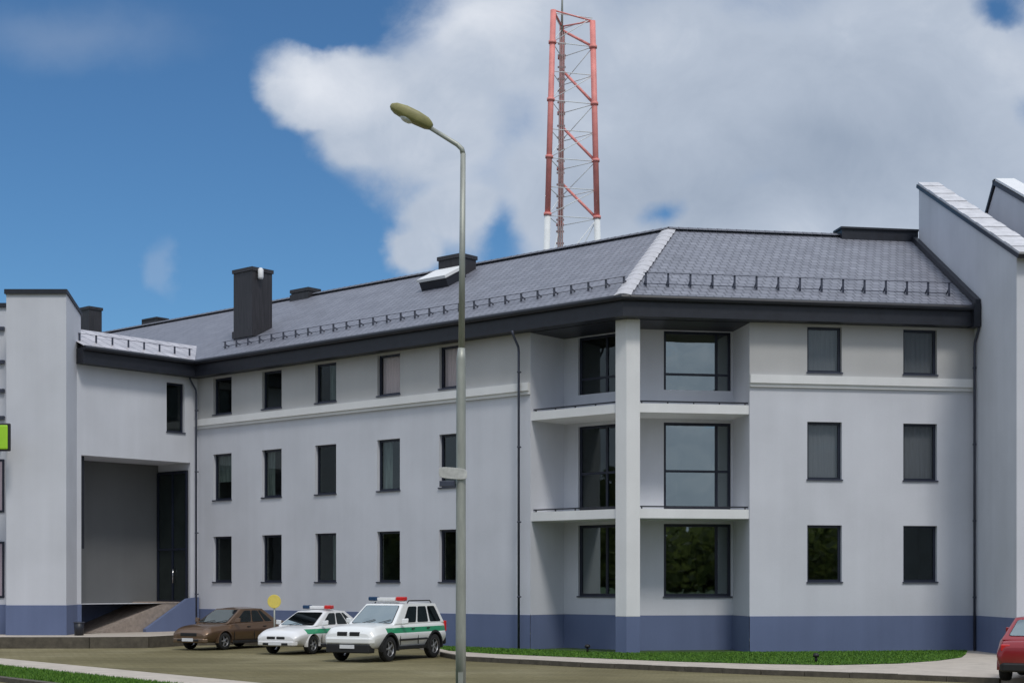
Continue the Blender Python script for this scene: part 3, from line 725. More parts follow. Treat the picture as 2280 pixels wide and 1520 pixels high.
secs = [(-.05, .05, .04, .04), (.0, .09, .07, .07), (.10, .13, .105, .09), (.35, .15, .125, .10), (.65, .155, .12, .10), (.88, .14, .085, .085), (.98, .09, .045, .055), (1.01, .05, .025, .03)]
rings = []
for f, w, hu, hd_ in secs:
    c = pa + axn * Lh * f; ring = []
    for k in range(12):
        an_ = 2 * math.pi * k / 12 + .26; hh = hu if math.sin(an_) > 0 else hd_
        pw = lambda t_: math.copysign(abs(t_) ** .55, t_)
        ring.append(c + sd * w * pw(math.cos(an_)) + upv * hh * pw(math.sin(an_)))
    rings.append(ring)
for i in range(len(rings) - 1):
    for k in range(12): hd.quad(rings[i][k], rings[i][(k + 1) % 12], rings[i + 1][(k + 1) % 12], rings[i + 1][k], smooth=True)
hd.quad(*rings[0]); hd.quad(*rings[-1])
ho = hd.build('lamp_head', M['lamphead'], lamp)
ln = MB(); c = pa + axn * Lh * .55 - upv * .085
ln.lathe([(0, -.05), (.08, -.045), (.12, -.02), (.125, .03)], c, upv, axn, 16); ln.build('lens', M['plate'], ho)
# pale plate clamped to the post
YP = YL - .12
sp = empty('sign_plate', (lx(1008), YP, lz(1062)), 'small pale grey plate with bracket clamped to the lamp post', 'sign plate')
s = MB(); pts_ = []
for k in range(24):
    an_ = 2 * math.pi * k / 24; cx_, cz_ = math.copysign(abs(math.cos(an_)) ** .5, math.cos(an_)), math.copysign(abs(math.sin(an_)) ** .5, math.sin(an_))
    pts_.append((lx(1009) + cx_ * .25, YP, lz(1054) + cz_ * .10 - cx_ * .02))
s.prism(pts_, (0, .02, 0)); s.build('plate', M['signback'], sp, bevel=.004)
s = MB(); s.cbox((lx(1026), YP + .07, lz(1050)), .16, .12, .05); s.cbox((lx(1026), YP + .07, lz(1062)), .16, .12, .05); s.build('bracket', M['galv'], sp)
s = MB(); s.cbox((lx(996), YP + .03, lz(1077)), .27, .06, .10); s.build('small_plate', M['pipe'], sp, bevel=.006)

# ------------------------------------------------------------------ cars

def lerp_table(tab, x):
    for i in range(len(tab) - 1):
        a, b = tab[i], tab[i + 1]
        if a[0] <= x <= b[0]:
            f = (x - a[0]) / (b[0] - a[0]); f = f * f * (3 - 2 * f) if False else f
            return [p + (q - p) * f for p, q in zip(a, b)]
    return list(tab[0] if x < tab[0][0] else tab[-1])
def chaikin(pts, n=2):
    for _ in range(n):
        out = [pts[0]]
        for i in range(len(pts) - 1):
            p, q = pts[i], pts[i + 1]
            out += [(p[0] * .75 + q[0] * .25, p[1] * .75 + q[1] * .25), (p[0] * .25 + q[0] * .75, p[1] * .25 + q[1] * .75)]
        out.append(pts[-1]); pts = out
    return pts
def car_body(tab, wheels, rw, paint, root):
    """tab rows: x, zbottom, zshoulder, ztop, wbottom, wshoulder, wtop, crown"""
    x0, x1 = tab[0][0], tab[-1][0]; N = 56
    xs = [x0 + (x1 - x0) * (0.5 - 0.5 * math.cos(math.pi * i / N)) for i in range(N + 1)]
    rows = [lerp_table(tab, x) for x in xs]
    for _ in range(2):
        rows = [rows[0]] + [[rows[i][0]] + [(rows[i - 1][j] + 2 * rows[i][j] + rows[i + 1][j]) / 4 for j in range(1, 8)] for i in range(1, N)] + [rows[-1]]
    bm = bmesh.new(); rings = []
    for r in rows:
        x, zb, zs, zt, wb, ws, wt, cr = r
        half = chaikin([(0, zb), (wb * .8, zb), (wb, zb + .05), (ws, zs - .12), (ws, zs), (ws - .015, zs + .03), (wt, zt - .015), (wt * .85, zt + cr * .3), (wt * .4, zt + cr * .85), (0, zt + cr)], 2)
        full = [(-y, z) for y, z in half] + [(y, z) for y, z in half[::-1][1:-1]]
        rings.append([bm.verts.new((x, y, z)) for y, z in full])
    n = len(rings[0])
    for i in range(N):
        for k in range(n): bm.faces.new((rings[i][k], rings[i][(k + 1) % n], rings[i + 1][(k + 1) % n], rings[i + 1][k]))
    bm.faces.new(rings[0]); bm.faces.new(rings[-1])
    bmesh.ops.recalc_face_normals(bm, faces=bm.faces)
    me = bpy.data.meshes.new('body'); bm.to_mesh(me); bm.free()
    me.materials.append(paint); me.materials.append(M['black'])
    o = bpy.data.objects.new('body', me); COL.objects.link(o)
    c = MB()
    for wx in wheels:
        for sgn in (-1, 1):
            pr = []
            for k in range(28): a = 2 * math.pi * k / 28; pr.append((wx + math.cos(a) * (rw + .055), sgn * .52, rw + math.sin(a) * (rw + .055)))
            c.prism(pr, (0, sgn * .9, 0))
    cm = c.mesh('cut'); cm.materials.append(paint); cm.materials.append(M['black'])
    for p_ in cm.polygons: p_.material_index = 1
    co = bpy.data.objects.new('cut', cm); COL.objects.link(co)
    md = o.modifiers.new('b', 'BOOLEAN'); md.object = co; md.operation = 'DIFFERENCE'; md.solver = 'EXACT'
    dg = bpy.context.evaluated_depsgraph_get(); dg.update()
    nm = bpy.data.meshes.new_from_object(o.evaluated_get(dg)); o.modifiers.clear()
    # recess faces read as black wheel housings
    for p_ in nm.polygons:
        c_ = p_.center; p_.material_index = 0
        for wx in wheels:
            if math.hypot(c_.x - wx, c_.z - rw) < rw + .06 and (abs(c_.y) < .53 or abs(math.hypot(c_.x - wx, c_.z - rw) - rw - .05) < .02) and abs(p_.normal.y) < .98 or (math.hypot(c_.x - wx, c_.z - rw) < rw + .05 and abs(c_.y) < .53): p_.material_index = 1
        p_.use_smooth = True
    bm = bmesh.new(); bm.from_mesh(nm)
    for e in bm.edges:
        if len(e.link_faces) == 2 and e.calc_face_angle(0) > R(38): e.smooth = False
    bm.to_mesh(nm); bm.free()
    o.data = nm; bpy.data.objects.remove(co); o.parent = root
    return o
def wheel(root, x, y, r, w):
    s = 1 if y > 0 else -1
    piv = bpy.data.objects.new('wheel', None); COL.objects.link(piv); piv.parent = root; piv.location = (x, y, r)
    t = MB(); t.lathe([(r * .62, -w / 2), (r * .9, -w / 2), (r * .985, -w * .36), (r, -w * .2), (r, w * .2), (r * .985, w * .36), (r * .9, w / 2), (r * .62, w / 2)], (0, 0, 0), (0, s, 0), (1, 0, 0), 28)
    t.build('tyre', M['rubber'], piv, org=Vector((0, 0, 0)))
    q = MB(); q.lathe([(r * .64, -w * .45), (r * .64, w * .42), (r * .58, w * .44), (r * .56, w * .30)], (0, 0, 0), (0, s, 0), (1, 0, 0), 28)
    q.lathe([(0, w * .40), (r * .14, w * .40), (r * .15, w * .2)], (0, 0, 0), (0, s, 0), (1, 0, 0), 16)
    for k in range(5):
        a = 2 * math.pi * k / 5; d = Vector((math.cos(a), 0, math.sin(a))); e = Vector((-math.sin(a), 0, math.cos(a)))
        q.box(d * r * .1 - e * r * .085 + Vector((0, s * w * .22, 0)), d * r * .5, e * r * .17, Vector((0, s * w * .14, 0)))
    q.lathe([(0, -.02), (r * .57, -.02)], (0, 0, 0), (0, s, 0), (1, 0, 0), 20, m=1)
    q.build('rim', [M['rim'], M['black']], piv, org=Vector((0, 0, 0)), bevel=.004)
def paintmat(name, col, col2=None, band=None, metal=.0, rough=.32):
    """car paint, optionally with a coloured band along the flanks (object space)"""
    m, t, n, l, b = newmat(name); b.inputs['Roughness'].default_value = rough; b.inputs['Metallic'].default_value = metal
    b.inputs['Coat Weight'].default_value = .6; b.inputs['Coat Roughness'].default_value = .08
    tc = n.new('ShaderNodeTexCoord')
    no = n.new('ShaderNodeTexNoise'); no.inputs['Scale'].default_value = 3; no.inputs['Detail'].default_value = 5; l.new(tc.outputs['Object'], no.inputs['Vector'])
    sp = n.new('ShaderNodeSeparateXYZ'); l.new(tc.outputs['Object'], sp.inputs[0])
    def math_(op, a, bb):
        q = n.new('ShaderNodeMath'); q.operation = op
        for i, v in enumerate((a, bb)):
            if isinstance(v, (int, float)): q.inputs[i].default_value = v
            else: l.new(v, q.inputs[i])
        return q.outputs[0]
    # road dust low on the body
    dust = math_('MULTIPLY', math_('SUBTRACT', .62, sp.outputs['Z']), 1.6); dust = math_('MAXIMUM', math_('MINIMUM', dust, .55), 0.0)
    dust = math_('MULTIPLY', dust, no.outputs['Fac'])
    base = n.new('ShaderNodeMix'); base.data_type = 'RGBA'; base.inputs[6].default_value = (*col, 1); base.inputs[7].default_value = (.25, .21, .16, 1); l.new(dust, base.inputs[0])
    out = base.outputs[2]
    if band:
        z0, z1, xa, xb, ymin = band
        k = math_('MULTIPLY', math_('GREATER_THAN', sp.outputs['Z'], z0), math_('LESS_THAN', sp.outputs['Z'], z1))
        k = math_('MULTIPLY', k, math_('MULTIPLY', math_('GREATER_THAN', sp.outputs['X'], xa), math_('LESS_THAN', sp.outputs['X'], xb)))
        k = math_('MULTIPLY', k, math_('GREATER_THAN', math_('ABSOLUTE', sp.outputs['Y'], 0), ymin))
        mx = n.new('ShaderNodeMix'); mx.data_type = 'RGBA'; l.new(k, mx.inputs[0]); l.new(out, mx.inputs[6]); mx.inputs[7].default_value = (*col2, 1); out = mx.outputs[2]
    l.new(out, b.inputs['Base Color']); return m

def car(name, label, cat, contact, local, heading, S, paint, group=None):
    """contact: ground point of the wheel at 'local' (x, y); heading: world direction of travel"""
    rz = math.atan2(heading[1], heading[0]); c, s = math.cos(rz), math.sin(rz)
    k_ = S.get('scale', 1.0); local = (local[0] * k_, local[1] * k_)
    loc = (contact.x - (c * local[0] - s * local[1]), contact.y - (s * local[0] + c * local[1]), contact.z)
    root = empty(name, loc, label, cat, rz, group); root.scale = (k_, k_, k_); O0 = Vector((0, 0, 0))
    W = S['W'] / 2; rw = S['rw']
    body = car_body(S['tab'], S['wheels'], rw, paint, root)
    for x in S['wheels']:
        for sg in (-1, 1): wheel(root, x, sg * (W - .125), rw, .22)
    # greenhouse: tapered cabin with glass let into pillars
    xr0, xf0, xr1, xf1, zb, zt, wb, wt = S['cab']
    g = MB()
    B0 = [Vector((xr0, -wb, zb)), Vector((xf0, -wb, zb)), Vector((xf0, wb, zb)), Vector((xr0, wb, zb))]
    T0 = [Vector((xr1, -wt, zt)), Vector((xf1, -wt, zt)), Vector((xf1, wt, zt)), Vector((xr1, wt, zt))]
    for i in range(4): g.quad(B0[i], B0[(i + 1) % 4], T0[(i + 1) % 4], T0[i])
    n = 8
    for i in range(n):
        for j in range(n):
            def rp_(a, b):
                x = xr1 + (xf1 - xr1) * a; y = -wt + 2 * wt * b
                return Vector((x, y, zt + .055 * (1 - (2 * b - 1) ** 2) * (1 - (2 * a - 1) ** 4) ))
            g.quad(rp_(i / n, j / n), rp_((i + 1) / n, j / n), rp_((i + 1) / n, (j + 1) / n), rp_(i / n, (j + 1) / n), smooth=True)
    g.quad(*B0)
    g.build('cabin', paint, root, org=O0, bevel=.045)
    def glass(q, a0, a1, c0, c1, name, mt, skew=(0, 0), parent=root, out=.008, th=.012):
        """panel on cabin face q=(b0,b1,t0,t1), a along, c up, 0..1"""
        b0, b1, t0, t1 = q
        def at(a, c): lo = b0 + (b1 - b0) * a; hi = t0 + (t1 - t0) * a; return lo + (hi - lo) * c
        nn = (b1 - b0).cross(t0 - b0).normalized()
        cen = (b0 + b1 + t0 + t1) / 4; 
        if nn.dot(cen - Vector((0, 0, cen.z))) < 0: nn = -nn
        pts = [at(a0, c0), at(a1, c0), at(a1 + skew[1], c1), at(a0 + skew[0], c1)]
        # rounded corners
        poly = []
        for i in range(4):
            p0, p1, p2 = pts[i - 1], pts[i], pts[(i + 1) % 4]; rr = .16
            e0 = p1 + (p0 - p1).normalized() * min(.07, (p0 - p1).length * .3); e1 = p1 + (p2 - p1).normalized() * min(.07, (p2 - p1).length * .3)
            for k in range(4): f = k / 3; poly.append((e0 * (1 - f) + p1 * f) * (1 - f) + (p1 * (1 - f) + e1 * f) * f)
        m_ = MB(); m_.prism([p + nn * (out - th) for p in poly], nn * th)
        oo = m_.build(name, M['black'], parent, org=O0)
        m2 = MB(); cp = sum(poly, Vector()) / len(poly)
        m2.quad(*[cp + (p - cp) * .97 + nn * (out + .004) for p in poly])
        oo.data.materials.clear(); oo.data.materials.append(M['black'])
        m2.build('pane', mt, oo, org=O0)
    fs = (B0[1], B0[2], T0[1], T0[2]); glass(fs, .06, .94, .07, .93, 'windscreen', S.get('wsglass', M['carglass_pale']))
    rs = (B0[3], B0[0], T0[3], T0[0]); glass(rs, .08, .92, S.get('rw0', .12), .9, 'rear_window', S.get('rwglass', M['carglass']))
    for k in (0, 1):
        q = (B0[0], B0[1], T0[0], T0[1]) if k == 0 else (B0[3], B0[2], T0[3], T0[2])
        for a0, a1, sk in S['sidewin']: glass(q, a0, a1, .1, .88, 'side_window', M['carglass'], sk)
    # lamps, grille, bumper, plates
    xf, xr = S['tab'][-1][0], S['tab'][0][0]
    for sg in (-1, 1):
        m_ = MB(); xh_, yi_, yo_, z0_, z1_ = S['hl']; t_ = (z1_ - z0_) * .35
        m_.prism([(xh_, sg * yi_, z0_), (xh_ - .03, sg * (yo_ - .16), z0_), (xh_ - .26, sg * yo_, z0_ + .02), (xh_ - .36, sg * (yo_ - .1), z0_), (xh_ - .2, sg * yi_, z0_)], (-t_, 0, z1_ - z0_))
        m_.build('headlight', M['headlight'], root, org=O0, bevel=.02)
        m_ = MB(); m_.cbox((S['tl'][1], sg * S['tl'][0], S['tl'][2]), .12, .2, S['tl'][3]); m_.build('tail_light', M['redlens'], root, org=O0, bevel=.02)
        m_ = MB(); xm, zm = S['mir']; m_.prism([(xm, sg * (W - .03), zm), (xm + .1, sg * (W - .03), zm), (xm + .06, sg * (W + .17), zm + .02), (xm, sg * (W + .17), zm + .02)], (-.02, 0, .16)); m_.build('wing_mirror', S.get('mirmat', paint), root, org=O0, bevel=.025)
    for gx in S['grille']:
        x_, yc, w_, z_, h_ = gx; m_ = MB(); m_.cbox((x_, yc, z_), .08, w_, h_); m_.build('grille', M['black'], root, org=O0, bevel=.025)
    x_, z_, w_, h_, mt = S['fbump']; m_ = MB(); m_.prism([(x_, -w_ / 2, z_), (x_ - .16, -w_ / 2 - .12, z_), (x_ - .16, w_ / 2 + .12, z_), (x_, w_ / 2, z_)], (0, 0, h_)); m_.build('bumper', mt, root, org=O0, bevel=.04)
    x_, z_, w_, h_, mt = S['rbump']; m_ = MB(); m_.prism([(x_, -w_ / 2, z_), (x_ + .16, -w_ / 2 - .1, z_), (x_ + .16, w_ / 2 + .1, z_), (x_, w_ / 2, z_)], (0, 0, h_)); m_.build('bumper', mt, root, org=O0, bevel=.04)
    m_ = MB(); m_.cbox((S['fplate'][0], 0, S['fplate'][1]), .02, .5, .11); m_.build('number_plate', M['plate'], root, org=O0)
    m_ = MB(); m_.cbox((S['rplate'][0], 0, S['rplate'][1]), .02, .5, .11); m_.build('number_plate', M['plate'], root, org=O0)
    # arch flares, sills, door gaps and handles follow the flank
    def flank(x): r_ = lerp_table(S['tab'], x); return r_[5], r_[2]
    for sg in (-1, 1):
        for wx in S['wheels']:
            ws_, zs_ = flank(wx); m_ = MB(); n_ = 18; ra, rb = rw + .05, rw + (.12 if 'flare' in S else .075)
            for k in range(n_):
                a0, a1 = [R(-8) + R(196) * q / n_ for q in (k, k + 1)]
                P_ = lambda r_, a_, y_: Vector((wx + math.cos(a_) * r_, sg * y_, rw + math.sin(a_) * r_))
                y1 = ws_ + .012; y0 = ws_ - .12
                m_.quad(P_(ra, a0, y1), P_(ra, a1, y1), P_(rb, a1, y1 - .006), P_(rb, a0, y1 - .006)); m_.quad(P_(rb, a0, y1 - .006), P_(rb, a1, y1 - .006), P_(rb, a1, y0), P_(rb, a0, y0)); m_.quad(P_(ra, a0, y1), P_(ra, a1, y1), P_(ra, a1, y0), P_(ra, a0, y0))
            m_.build('wheel_arch', M['black'] if 'flare' in S else paint, root, org=O0)
        xa_, xb_ = S['wheels'][0] + rw + .1, S['wheels'][1] - rw - .1; wb_ = lerp_table(S['tab'], 0)[4]; zb_ = lerp_table(S['tab'], 0)[1]
        m_ = MB(); m_.box((xa_, sg * (wb_ + .03) - .03, zb_ - .01), (xb_ - xa_, 0, 0), (0, .07, 0), (0, 0, .11)); m_.build('sill', M['black'], root, org=O0, bevel=.02)
        for xs_ in S['seams']:
            ws_, zs_ = flank(xs_); m_ = MB(); m_.box((xs_ - .007, sg * ws_ - .02 if sg > 0 else -ws_ - .004, zb_ + .14), (.014, 0, 0), (0, .024, 0), (0, 0, zs_ - zb_ - .2)); m_.build('door_gap', M['black'], root, org=O0)
        if 'mould' in S:
            x0_, x1_, zm_ = S['mould']; m_ = MB(); m_.box((x0_, sg * (flank(0)[0] + .004) - .012, zm_), (x1_ - x0_, 0, 0), (0, .024, 0), (0, 0, .06)); m_.build('side_moulding', M['black'], root, org=O0, bevel=.008)
    # wiper blades at the foot of the windscreen
    for yy in (-.35, .2):
        m_ = MB(); m_.tube([(xf0 + .015, yy, zb + .04), (xf0 - .16, yy + .42, zb + .04 + .16 * (zt - zb) / (xf0 - xf1))], .010, 5); m_.build('wiper', M['black'], root, org=O0)
    for xh in S['handles']:
        for sg in (-1, 1):
            m_ = MB(); m_.cbox((xh, sg * (W - .018), S['hz']), .17, .03, .03); m_.build('door_handle', S.get('hmat', M['black']), root, org=O0, bevel=.008)
    if 'bar' in S:
        xb, zb_, wb_ = S['bar']
        m_ = MB(); m_.cbox((xb, 0, zb_), .22, wb_ * .5, .10); m_.cbox((xb, 0, zb_ - .065), .12, wb_ * .96, .035)
        lb = m_.build('light_bar', M['white'], root, org=O0, bevel=.02)
        for sg, mt in ((-1, M['bluelens']), (1, M['redlens'])):
            m_ = MB(); m_.cbox((xb, sg * wb_ * .385, zb_ + .012), .25, wb_ * .22, .125); m_.build('beacon', mt, lb, org=O0, bevel=.03)
    if 'rails' in S:
        for sg in (-1, 1):
            x0_, x1_, z_, y_ = S['rails']; m_ = MB(); m_.tube([(x0_, sg * y_, z_ - .07), (x0_ + .1, sg * y_, z_), (x1_ - .1, sg * y_, z_), (x1_, sg * y_, z_ - .07)], .018, 8); m_.build('roof_rail', M['black'], root, org=O0)
    return root
head = (-.44, -.898)
SUV = dict(W=1.86, rw=.38, wheels=(-1.36, 1.38),
  tab=[(-2.28, .46, .72, .98, .62, .74, .70, .0), (-2.2, .40, .76, 1.10, .74, .86, .80, .02), (-1.9, .36, .80, 1.13, .80, .92, .84, .02), (-.6, .34, .82, 1.12, .82, .93, .84, .02), (.75, .34, .82, 1.11, .82, .93, .82, .03), (1.1, .36, .84, 1.10, .82, .93, .82, .05), (1.75, .38, .84, 1.07, .82, .93, .80, .05), (2.08, .38, .80, 1.02, .80, .90, .76, .05), (2.20, .38, .76, .94, .76, .86, .72, .03), (2.28, .42, .66, .84, .70, .78, .66, .02)],
  cab=(-2.16, 1.02, -1.86, .22, 1.08, 1.70, .83, .66),
  sidewin=[(.07, .30, (.02, -.0)), (.335, .56, (.0, .0)), (.59, .84, (.0, -.02))],
  hl=(2.285, .44, .84, .78, .93), tl=(.74, -2.2, .98, .34), mir=(.62, 1.10), grille=[(2.25, -.215, .36, .84, .13), (2.25, .215, .36, .84, .13)],
  fbump=(2.34, .56, 1.5, .17, M['black']), rbump=(-2.36, .40, 1.5, .22, M['black']), fplate=(2.352, .47), rplate=(-2.3, .82), handles=(.0, -.95), hz=.96,
  bar=(.0, 1.85, 1.28), rails=(-1.7, -.2, 1.80, .58))
g_paint = paintmat('white_green_patrol_paint', (.80, .81, .80), (.02, .26, .12), (.84, 1.0, -2.4, 1.55, .6))
SUV.update(scale=1.04, flare=1, seams=(.80, -.28, -1.0), mould=(-.85, .85, .60))
SUV['fbump'] = (2.34, .55, 1.5, .18, g_paint)
suv = car('police_suv', 'white patrol off-roader with green side stripe and roof light bar, nearest of the parked row', 'police car', ground(862, 1472, LOT), (1.38, .8), head, SUV, g_paint)
m_ = MB(); m_.cbox((2.17, 0, .41), .34, 1.5, .26); o = m_.build('lower_grille', M['black'], suv, org=Vector((0, 0, 0)), bevel=.03)
SED = dict(W=1.76, rw=.315, wheels=(-1.32, 1.34),
  tab=[(-2.26, .40, .60, .86, .60, .72, .66, .0), (-2.18, .30, .66, .97, .70, .82, .72, .02), (-1.7, .24, .70, .99, .76, .87, .78, .02), (-.6, .22, .72, .95, .78, .88, .80, .02), (.85, .22, .72, .93, .78, .88, .79, .02), (1.1, .24, .70, .90, .78, .88, .77, .04), (1.75, .26, .68, .84, .77, .87, .74, .05), (2.08, .27, .62, .77, .74, .83, .68, .05), (2.20, .28, .56, .70, .70, .78, .64, .03), (2.28, .32, .50, .60, .62, .70, .58, .02)],
  cab=(-1.85, 1.12, -1.05, .18, .91, 1.40, .76, .58),
  sidewin=[(.13, .27, (.06, .0)), (.30, .53, (.0, .0)), (.56, .86, (.0, -.05))],
  hl=(2.285, .42, .78, .52, .66), tl=(.66, -2.18, .80, .16), mir=(.72, .94), grille=[(2.25, -.19, .34, .56, .10), (2.25, .19, .34, .56, .10), (2.29, 0, 1.0, .36, .09)],
  fbump=(2.33, .30, 1.36, .16, M['white']), rbump=(-2.33, .36, 1.36, .18, M['white']), fplate=(2.335, .38), rplate=(-2.32, .66), handles=(.05, -.85), hz=.80,
  bar=(-.25, 1.53, 1.15))
SED['fbump'] = (2.32, .30, 1.36, .15, g_paint)
s_paint = paintmat('white_green_saloon_paint', (.80, .80, .81), (.02, .28, .13), (.68, .84, -2.3, 1.7, .55))
SED.update(seams=(.85, -.25, -1.0), scale=1.03)
S2 = dict(SED); S2['fbump'] = (2.32, .30, 1.36, .16, s_paint); S2['rbump'] = (-2.33, .36, 1.36, .18, s_paint)
sed = car('police_car', 'low white patrol saloon with green stripe, between the brown car and the patrol off-roader', 'police car', ground(693, 1455.5, LOT), (1.34, .77), head, S2, s_paint)
S3 = dict(SED); S3.pop('bar'); b_paint = paintmat('bronze_paint', (.15, .088, .05), metal=.5, rough=.35)
S3['grille'] = [(2.25, 0, .76, .56, .13), (2.29, 0, 1.0, .36, .09)]; S3['fbump'] = (2.32, .27, 1.36, .16, b_paint); S3['rbump'] = (-2.33, .36, 1.36, .18, b_paint)
S3['cab'] = (-1.85, 1.12, -1.05, .18, .91, 1.43, .76, .58)
car('parked_car', 'bronze brown saloon at the far end of the parked row, near the ramp', 'car', ground(497, 1446, LOT), (1.34, .77), (-.50, -.866), S3, b_paint)
HAT = dict(W=1.72, rw=.31, wheels=(-1.2, 1.25),
  tab=[(-2.02, .34, .56, .76, .60, .70, .62, .0), (-1.95, .26, .62, .88, .72, .81, .70, .02), (-1.6, .22, .70, .97, .76, .86, .79, .02), (-.4, .2, .72, .97, .77, .86, .79, .02), (.9, .2, .72, .95, .77, .86, .77, .03), (1.5, .24, .66, .84, .74, .84, .70, .05), (1.85, .28, .58, .70, .68, .76, .60, .03), (2.0, .34, .52, .60, .58, .66, .52, .0)],
  cab=(-1.84, 1.05, -1.12, .2, .92, 1.40, .75, .55), sidewin=[(.10, .24, (.05, .0)), (.28, .52, (0, 0)), (.55, .86, (0, -.05))], rwglass=M['carglass_pale'], rw0=.18,
  hl=(1.99, .36, .74, .50, .64), tl=(.62, -1.94, .76, .15), mir=(.66, .96), grille=[(1.97, 0, .6, .5, .1)],
  fbump=(2.05, .28, 1.3, .16, M['redlens']), rbump=(-2.07, .30, 1.34, .2, M['redlens']), fplate=(2.06, .38), rplate=(-2.005, .70), handles=(.05, -.75), hz=.82)
HAT.update(seams=(.75, -.35), scale=1.07)
r_paint = paintmat('red_paint', (.26, .004, .010)); HAT['fbump'] = (2.05, .28, 1.3, .16, r_paint); HAT['rbump'] = (-2.06, .24, 1.34, .20, M['black'])
redc = car('parked_car', 'red hatchback seen from behind on the pavement at the right photo edge', 'car', ground(2226, 1519, .02), (-1.98, .74), (.45, .89), HAT, r_paint)

# ------------------------------------------------------------------ ground
def structure(o): o['kind'] = 'structure'; return o
def sheet(name, pts, z, mt, th=0, sidemat=None):
    m_ = MB(); pts = [Vector((p[0], p[1], 0)) for p in pts]
    if th:
        m_.quad(*[Z(p, z) for p in pts])
        for i in range(len(pts)): j = (i + 1) % len(pts); m_.quad(Z(pts[i], z - th), Z(pts[j], z - th), Z(pts[j], z), Z(pts[i], z), m=1 if sidemat else 0)
        return structure(m_.build(name, [mt, sidemat] if sidemat else mt))
    m_.quad(*[Z(p, z) for p in pts]); return structure(m_.build(name, mt))
G = lambda x, y, z=0: ground(x, y, z).xy
sheet('ground', [(-1500, -1500), (1500, -1500), (1500, 3000), (-1500, 3000)], -.17, M['verge'])
sheet('parking_lot', [(-60, 20), (45, 20), (45, 75), (-60, 75)], LOT, M['lot'])
PT = .02
# pavement with kerb before the right wing
low = [G(990, 1452, PT), G(1040, 1461, PT), G(1300, 1474, PT), G(1700, 1490, PT), G(2000, 1500, PT), G(2230, 1509, PT)]
pav = low + [Vector((30, 36.2)), Vector((30, 53)), Vector((Dpt(-.03).x, Dpt(-.03).y)), Cpt(-.03).xy, LW.p(9.5, -.03).xy]
sheet('pavement', pav, PT, M['pavement'], PT - LOT)
kb = MB()
for i in range(len(low) - 1):
    a, b = Vector((*low[i], 0)), Vector((*low[i + 1], 0)); dd = (b - a).normalized(); nn = Vector((dd.y, -dd.x, 0))
    nn = nn if nn.y < 0 else -nn
    nst = max(1, int((b - a).length / 1.0)); sl_ = (b - a) / nst
    for q in range(nst):
        p0, p1 = a + sl_ * q + dd * .008, a + sl_ * (q + 1) - dd * .008; hj = random.uniform(-.006, .006)
        kb.prism([Z(p0, LOT), Z(p1, LOT), Z(p1 + nn * .16, LOT), Z(p0 + nn * .16, LOT)], (0, 0, PT - LOT + .012 + hj))
structure(kb.build('kerb', M['kerb']))
lawn = [G(1000, 1448, PT), G(1100, 1455, PT), G(1240, 1461, PT), G(1500, 1472, PT), G(1700, 1477.5, PT), G(1850, 1480, PT), G(2000, 1476.5, PT), G(2090, 1470, PT), G(2140, 1463, PT), G(2150, 1456, PT), RW.p(U_R - .3, -.06).xy, RW.p(0, -.06).xy, Cpt(-.06).xy, LW.p(0.3, -.06).xy, LW.p(9, -.06).xy]
sheet('lawn', lawn, PT + .006, M['lawn'])
rec = [Cpt(.0), RW.p(UR0 - .03, .0), RW.p(UR0 - .03, DR - .03), Cpt(DR - .03), LW.p(UL0 - .03, DR - .03), LW.p(UL0 - .03, 0)]
sheet('recess_lawn', [p.xy for p in rec], PT + .004, M['lawn'])
# raised forecourt beside the passage
fc_low = [G(-400, 1420, .3), G(0, 1418, .3), G(200, 1418, .3), G(330, 1417, .3), G(405, 1413, .3)]
fc = fc_low + [LW.p(16, -.03).xy, LW.p(U_L - .02, -.03).xy, LK.p(sP0, .0).xy, LK.p(S_L, .0).xy, (-19, 60), (-31, 61), (-40, 61)]
sheet('forecourt', fc, .3, M['pavement'], .42, M['kerb'])
kb = MB()
for i in range(len(fc_low) - 1):
    a, b = Vector((*fc_low[i], 0)), Vector((*fc_low[i + 1], 0)); dd = (b - a).normalized(); nn = Vector((dd.y, -dd.x, 0)); nn = nn if nn.y < 0 else -nn
    kb.prism([Z(a, LOT), Z(b, LOT), Z(b + nn * .14, LOT), Z(a + nn * .14, LOT)], (0, 0, .315 - LOT))
structure(kb.build('kerb', M['kerb']))
# front pavement, verge and road
P0, P1 = Vector((*G(0, 1464, -.01), 0)), Vector((*G(600, 1521, -.01), 0)); sd_ = (P1 - P0).normalized(); pn = Vector((-sd_.y, sd_.x, 0)); pn = pn if pn.y < 0 else -pn
a, b = P0 - sd_ * 30, P1 + sd_ * 14
def strip_(name, d0, d1, z, th, mt, sm=None): return sheet(name, [(a + pn * d0).xy, (b + pn * d0).xy, (b + pn * d1).xy, (a + pn * d1).xy], z, mt, th, sm)
wp = abs((Vector((*G(0, 1482, -.01), 0)) - P0).dot(pn)); wg = abs((Vector((*G(0, 1505, -.01), 0)) - P0).dot(pn)); wk = wg + .25
strip_('pavement', 0, wp, -.01, .1, M['pavement'])
strip_('verge', wp + .002, wg, -.02, .09, M['verge'])
strip_('kerb', wg + .002, wk, .01, .12, M['kerb'])
strip_('road', wk + .002, wk + 9, LOT + .006, 0, M['lot'])
